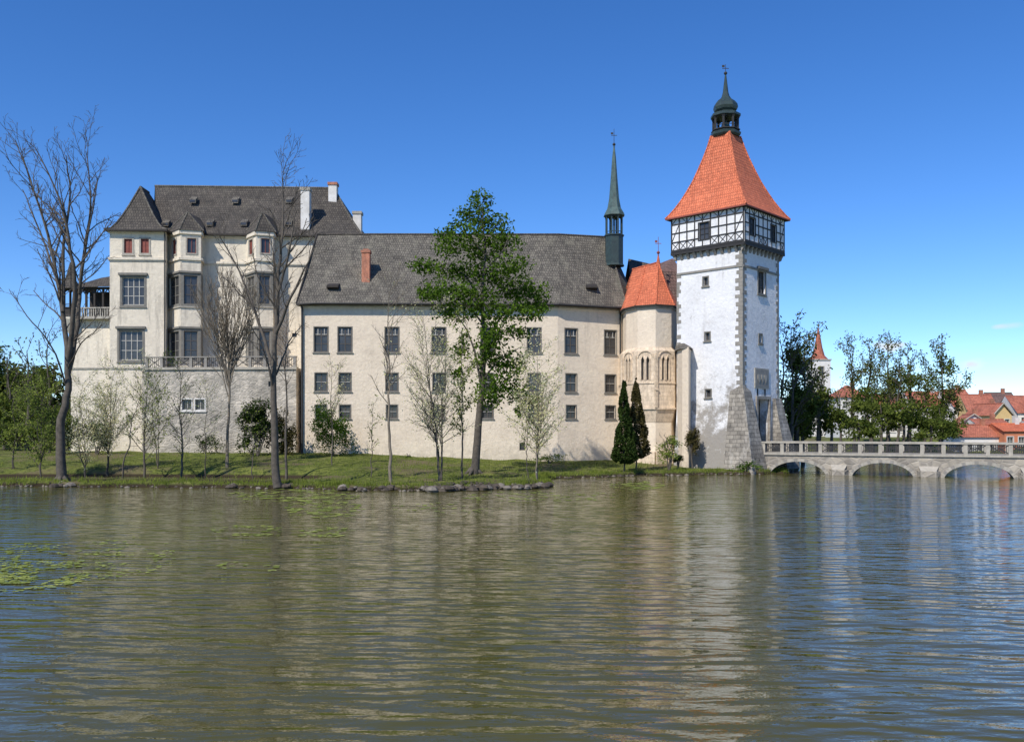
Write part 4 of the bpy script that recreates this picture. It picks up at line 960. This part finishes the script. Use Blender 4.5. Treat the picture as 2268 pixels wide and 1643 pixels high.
# ================================================================= town
def house(px0,px1,pyr,pye,d,wall,roof,depth=9,rot=0,hip=False,gable=False,nw=3,rows=1,pyb=None):
    e=empty('town_house'); mb=MB(); x0,x1=gx(px0,d),gx(px1,d); zr,ze=gz(pyr,d),gz(pye,d); zb=min(1.5,ze-3)
    c=Vector(((x0+x1)/2,d+depth/2)); a=math.radians(rot); w=(x1-x0)/2; h=depth/2
    def Q(u,v,z): return Vector((c.x+u*math.cos(a)-v*math.sin(a),c.y+u*math.sin(a)+v*math.cos(a),z))
    f=Fac(Q(-w,-h,0)[:2],Q(w,-h,0)[:2]); hs=[]; wb=MB()
    for r in range(rows):
        for k in range(nw):
            u=f.L*(k+.5)/nw; z=ze-1.6-r*2.9
            hs.append(hole(u,z,1.0,1.35)); window(wb,f,u,z,1.0,1.35,2,2,frame=M_lframe,sur=M_chim,sw=.12,ft=.08,rev=.15)
    f.wall(mb,0,f.L,zb-1,ze,hs,wall,.2)
    P=[Q(-w,-h,0),Q(w,-h,0),Q(w,h,0),Q(-w,h,0)]
    for i in (1,2,3): ff=Fac(P[i][:2],P[(i+1)%4][:2]); ff.wall(mb,0,ff.L,zb-1,ze,[],wall)
    o_=.35
    if gable:
        r0_,r1_=Q(0,-h-o_,zr),Q(0,h+o_,zr); mb.poly([Q(-w,-h,ze),Q(w,-h,ze),Q(0,-h,zr-.1)],wall); mb.poly([Q(-w,h,ze),Q(w,h,ze),Q(0,h,zr-.1)],wall)
        mb.poly([Q(-w-o_,-h-o_,ze-.2),r0_,r1_,Q(-w-o_,h+o_,ze-.2)],roof); mb.poly([Q(w+o_,-h-o_,ze-.2),r0_,r1_,Q(w+o_,h+o_,ze-.2)],roof)
        ridge(mb,r0_,r1_,.14,roof)
        for s_ in (-1,1): ridge(mb,Q(s_*(w+o_),-h-o_,ze-.2),r0_,.12,M_trim)
    else:
        i_=min(w*.8,h) if hip else -o_; r0_,r1_=Q(-w+i_,0,zr),Q(w-i_,0,zr)
        mb.poly([Q(-w-o_,-h-o_,ze),Q(w+o_,-h-o_,ze),r1_,r0_],roof); mb.poly([Q(-w-o_,h+o_,ze),Q(w+o_,h+o_,ze),r1_,r0_],roof)
        mb.poly([Q(-w-o_*hip,-h,ze),Q(-w-o_*hip,h,ze),r0_],roof if hip else wall); mb.poly([Q(w+o_*hip,-h,ze),Q(w+o_*hip,h,ze),r1_],roof if hip else wall)
        ridge(mb,r0_,r1_,.15,roof)
    ch=Q(w*.4,0,0); mb.box(ch.x-.35,ch.x+.35,ch.y-.3,ch.y+.3,zr-1.2,zr+1.0,M_chim if px0%2 else M_brickch)
    mb.obj('house_body',e); wb.obj('house_windows',e)
M_yel=plain('yellow_render',(.74,.52,.24),.9,(.66,.46,.2),1); M_wr=plain('white_render',(.74,.72,.68),.9,(.62,.6,.56),.7); M_orr=plain('orange_render',(.58,.22,.11),.9,(.48,.17,.09),1)
house(1862,1925,853,880,185,M_wr,M_tile2,9,hip=True,rows=2); house(1925,2030,872,905,200,M_wr,M_tile2,9,nw=5,rows=2); house(2025,2112,866,903,195,M_wr,M_tile2,9,nw=4)
house(2108,2160,861,902,192,M_wr,M_tile2,9,nw=2,rows=2,rot=6); house(2152,2212,872,908,186,M_yel,M_tile2,8,nw=3,rot=-8); house(2190,2236,893,918,176,M_yel,M_tile2,8,gable=True,nw=2,rot=10)
house(2206,2262,868,902,200,M_wr,M_tile3,9,nw=3,rows=2); house(2255,2330,875,915,190,M_wr,M_tile2,9,nw=3); house(2132,2200,917,941,165,M_wr,M_tile2,7,gable=True,nw=2,rot=-12)
house(2170,2245,928,950,160,M_wr,M_tile2,7,nw=3,rot=8); house(2116,2230,940,968,150,M_wr,M_tile2,6,nw=5,rot=-4); house(2225,2300,938,955,148,M_orr,M_tile,7,nw=3); house(2330,2420,865,905,180,M_wr,M_tile2,9,nw=4,rows=2); house(2300,2380,930,955,150,M_wr,M_tile,8,nw=3)
e=empty('church_tower'); mb=MB(); d=215; x0,x1=gx(1799,d),gx(1840,d); f=Fac((x0,d),(x1,d)); hs=[]; wb=MB()
for py in (822,862):
    hs.append(hole(f.L/2,gz(py,d),1.1,2.2)); window(wb,f,f.L/2,gz(py,d),1.1,2.2,2,2,sur=M_trim)
zt=gz(795,d); f.wall(mb,0,f.L,0,zt,hs,M_wr); 
for a,b_ in (((x1,d),(x1,d+4.5)),((x1,d+4.5),(x0,d+4.5)),((x0,d+4.5),(x0,d))): g=Fac(a,b_); g.wall(mb,0,g.L,0,zt,[],M_wr)
cc=((x0+x1)/2,d+2.25); f.box(mb,-.2,f.L+.2,zt-.3,zt,-4.7,.2,M_trim)
mb.lathe(cc,[(2.4,zt),(1.5,zt+1.0),(.95,zt+3),(.45,zt+6),(.05,gz(722,d))],8,M_tile2,.39); vane(mb,cc,gz(722,d),gz(708,d),M_iron)
mb.obj('tower_body',e); wb.obj('tower_windows',e)
# ================================================================= lily pads, reeds, rocks
def pads(name,areas,seed):
    random.seed(seed); mb=MB()
    for px,py,rx,ry,n,sz in areas:
        for k in range(n):
            a=R()*6.28; q=math.sqrt(R()); X=px+rx*q*math.cos(a); Y=py+ry*q*math.sin(a); d=EYE*FL/(Y-HY); x=gx(X,d)
            if noise.noise(Vector((x*1.1,d*.7,seed)))<-.02: continue
            if hz(x,d)>-.15: continue
            r=sz*ru(.5,1.25); t=R()*6.28; m_=9
            mb.poly([(x+r*math.cos(t+i*5.7/m_),d+r*.9*math.sin(t+i*5.7/m_),.018+.012*R()) for i in range(m_+1)]+[(x,d,.02)],M_pad)
    return mb.obj(name)
pads('lily_pads',[(80,1262,120,42,620,.09),(210,1245,160,44,300,.085),(20,1290,60,22,150,.09),(300,1225,90,40,100,.085),(60,1215,70,12,60,.1)],1)
pads('lily_pads',[(650,1097,150,14,560,.20),(720,1125,90,22,300,.18),(560,1175,90,12,80,.15),(720,1180,70,14,80,.15),(560,1255,80,18,30,.11)],2)
pads('lily_pads',[(1410,1075,60,10,300,.22),(1200,1100,180,12,260,.18),(1000,1125,140,12,80,.16)],3)
random.seed(90); T=Tree()
for k in range(17000):
    if R()<.6:
        i=random.randrange(1,19); a=ISL[i];b_=ISL[i+1]; t=R(); x=a[0]+(b_[0]-a[0])*t+ru(-.6,.6); y=a[1]+(b_[1]-a[1])*t+ru(-.3,1.6)
    else: x=ru(-52,24); y=ru(68,98)
    z=hz(x,y)
    if z<.04: continue
    h=ru(.10,.34)*(1.5 if R()<.12 else 1); w=.03; dx=ru(-.15,.15); b0_=len(T.lv); T.lv+= [(x-w,y,z-.03),(x+w,y,z-.03),(x+dx,y+ru(-.1,.1),z+h)]; T.lf.append((b0_,b0_+1,b0_+2))
T.finish('shore_grass',M_bark,M_reed)
random.seed(91)
def rock(mb,x,y,z,r,mat):
    n=8; rings=[]
    for j in range(5):
        ph=math.pi*j/4; rings.append([(x+r*math.sin(ph)*math.cos(6.28*i/n)*ru(.75,1.25),y+r*math.sin(ph)*math.sin(6.28*i/n)*ru(.75,1.25),z+r*.6*math.cos(ph)) for i in range(n)])
    for a,b_ in zip(rings[:-1],rings[1:]):
        for i in range(n): j=(i+1)%n; mb.poly([a[i],a[j],b_[j],b_[i]],mat)
M_mud=plain('wet_root',(.09,.07,.05),.8,(.04,.032,.022),2)
M_shst=plain('shore_stone',(.24,.21,.17),.9,(.11,.095,.075),2)
mb=MB()
def waterline(x,y0):
    y=y0-4
    while y<y0+6 and hz(x,y)<-.02: y+=.25
    return y
for px,n,s in ((790,18,26),(975,60,40),(1180,36,42),(865,14,16),(1040,46,48),(620,12,14),(500,6,6),(1110,26,40),(140,8,22)):
    for k in range(n):
        X=px+ru(-1,1)*s; x=gx(X,66 if px>300 else 69); y=waterline(x,np.interp(x,ISL[1:12,0],ISL[1:12,1]))+ru(-.6,.7); rock(mb,x,y,ru(0,.22),ru(.12,.48),M_mud if R()<.65 else M_shst)
# exposed roots creeping from the oak and its neighbours to the water
for px in (950,975,1000,1030,1050,1075,1180,1195):
    for k in range(4):
        x=gx(px+ru(-8,8),67); y1=waterline(x,np.interp(x,ISL[1:12,0],ISL[1:12,1])); pv=Vector((x,y1+ru(1.2,2.2),hz(x,y1+1.6)+.12)); xx=x
        for j in range(4):
            xx+=ru(-.4,.4); yy=pv.y-.55; q=Vector((xx,yy,max(-.1,hz(xx,yy))+.10-.03*j)); ridge(mb,pv,q,.09-.015*j,M_mud,5); pv=q
for k in range(260):
    x=ru(-42,2.5); y=waterline(x,np.interp(x,ISL[1:12,0],ISL[1:12,1]))+ru(-.2,.3); rock(mb,x,y,ru(-.03,.06),ru(.06,.20),M_mud if R()<.5 else M_shst)
for k in range(120):
    x=ru(4,25); y=waterline(x,np.interp(x,ISL[14:18,0],ISL[14:18,1]))+ru(-.2,.3); rock(mb,x,y,ru(-.03,.06),ru(.08,.22),M_mud if R()<.5 else M_shst)
mb.obj('shore_stones_and_roots')
# ================================================================= light, sky, camera
w=bpy.data.worlds.new('World'); scene.world=w; w.use_nodes=True; nt=w.node_tree; bg=nt.nodes['Background']
sky=nt.nodes.new('ShaderNodeTexSky'); sky.sky_type='NISHITA'; sky.sun_disc=False
sky.sun_elevation=math.asin(SUN.z); sky.sun_rotation=math.atan2(SUN.x,SUN.y)%(2*math.pi); sky.ozone_density=4.2; sky.air_density=.9; sky.dust_density=.05; sky.altitude=1400
hs=nt.nodes.new('ShaderNodeHueSaturation'); hs.inputs['Hue'].default_value=.508; hs.inputs['Saturation'].default_value=1.24; hs.inputs['Value'].default_value=1.5; nt.links.new(sky.outputs[0],hs.inputs['Color'])
colr=hs.outputs[0]
tc=nt.nodes.new('ShaderNodeTexCoord'); nz=nt.nodes.new('ShaderNodeTexNoise'); nz.inputs['Scale'].default_value=26; nz.inputs['Detail'].default_value=7
mpn=nt.nodes.new('ShaderNodeMapping'); mpn.inputs['Scale'].default_value=(1,1,2.6); nt.links.new(tc.outputs['Generated'],mpn.inputs[0]); nt.links.new(mpn.outputs[0],nz.inputs['Vector'])
for px,py,rx,rz in ((2150,806,50,17),(1965,768,52,14),(2240,720,54,10),(2215,722,26,7)):
    v=Vector(((px-CX)/FL,1,-(py-HY)/FL)); L=v.length; v.normalize()
    sb=nt.nodes.new('ShaderNodeVectorMath'); sb.operation='SUBTRACT'; nt.links.new(tc.outputs['Generated'],sb.inputs[0]); sb.inputs[1].default_value=v
    ml=nt.nodes.new('ShaderNodeVectorMath'); ml.operation='MULTIPLY'; nt.links.new(sb.outputs[0],ml.inputs[0]); ml.inputs[1].default_value=(FL/rx*1.2,FL/rx*1.2,FL/rz*1.1)
    ln=nt.nodes.new('ShaderNodeVectorMath'); ln.operation='LENGTH'; nt.links.new(ml.outputs[0],ln.inputs[0])
    m1=nt.nodes.new('ShaderNodeMath'); m1.operation='MULTIPLY_ADD'; nt.links.new(nz.outputs['Fac'],m1.inputs[0]); m1.inputs[1].default_value=2.2; m1.inputs[2].default_value=-.15
    m2=nt.nodes.new('ShaderNodeMath'); m2.operation='SUBTRACT'; nt.links.new(m1.outputs[0],m2.inputs[0]); nt.links.new(ln.outputs['Value'],m2.inputs[1])
    rp=ramp(nt,m2.outputs[0],0,.6); st=(.9 if rz>10 else .4)
    m3=nt.nodes.new('ShaderNodeMath'); m3.operation='MULTIPLY'; nt.links.new(rp,m3.inputs[0]); m3.inputs[1].default_value=st
    colr=mixc(nt,m3.outputs[0],colr,(6.8,7.1,7.5))
nt.links.new(colr,bg.inputs['Color']); bg.inputs['Strength'].default_value=.12
s=bpy.data.lights.new('sun','SUN'); s.energy=4.8; s.angle=math.radians(.53); s.color=(1,.93,.83); so=bpy.data.objects.new('sun',s); scene.collection.objects.link(so)
so.rotation_euler=SUN.to_track_quat('Z','Y').to_euler()
cam=bpy.data.cameras.new('camera'); co=bpy.data.objects.new('camera',cam); scene.collection.objects.link(co); scene.camera=co
co.location=(0,0,EYE); co.rotation_euler=(math.radians(90),0,0); cam.sensor_width=36; cam.lens=36*FL/2268; cam.shift_y=(HY-821.5)/2268; cam.clip_end=6000; cam.clip_start=.1
scene.view_settings.view_transform='Standard'; scene.view_settings.look='None'; scene.view_settings.exposure=0
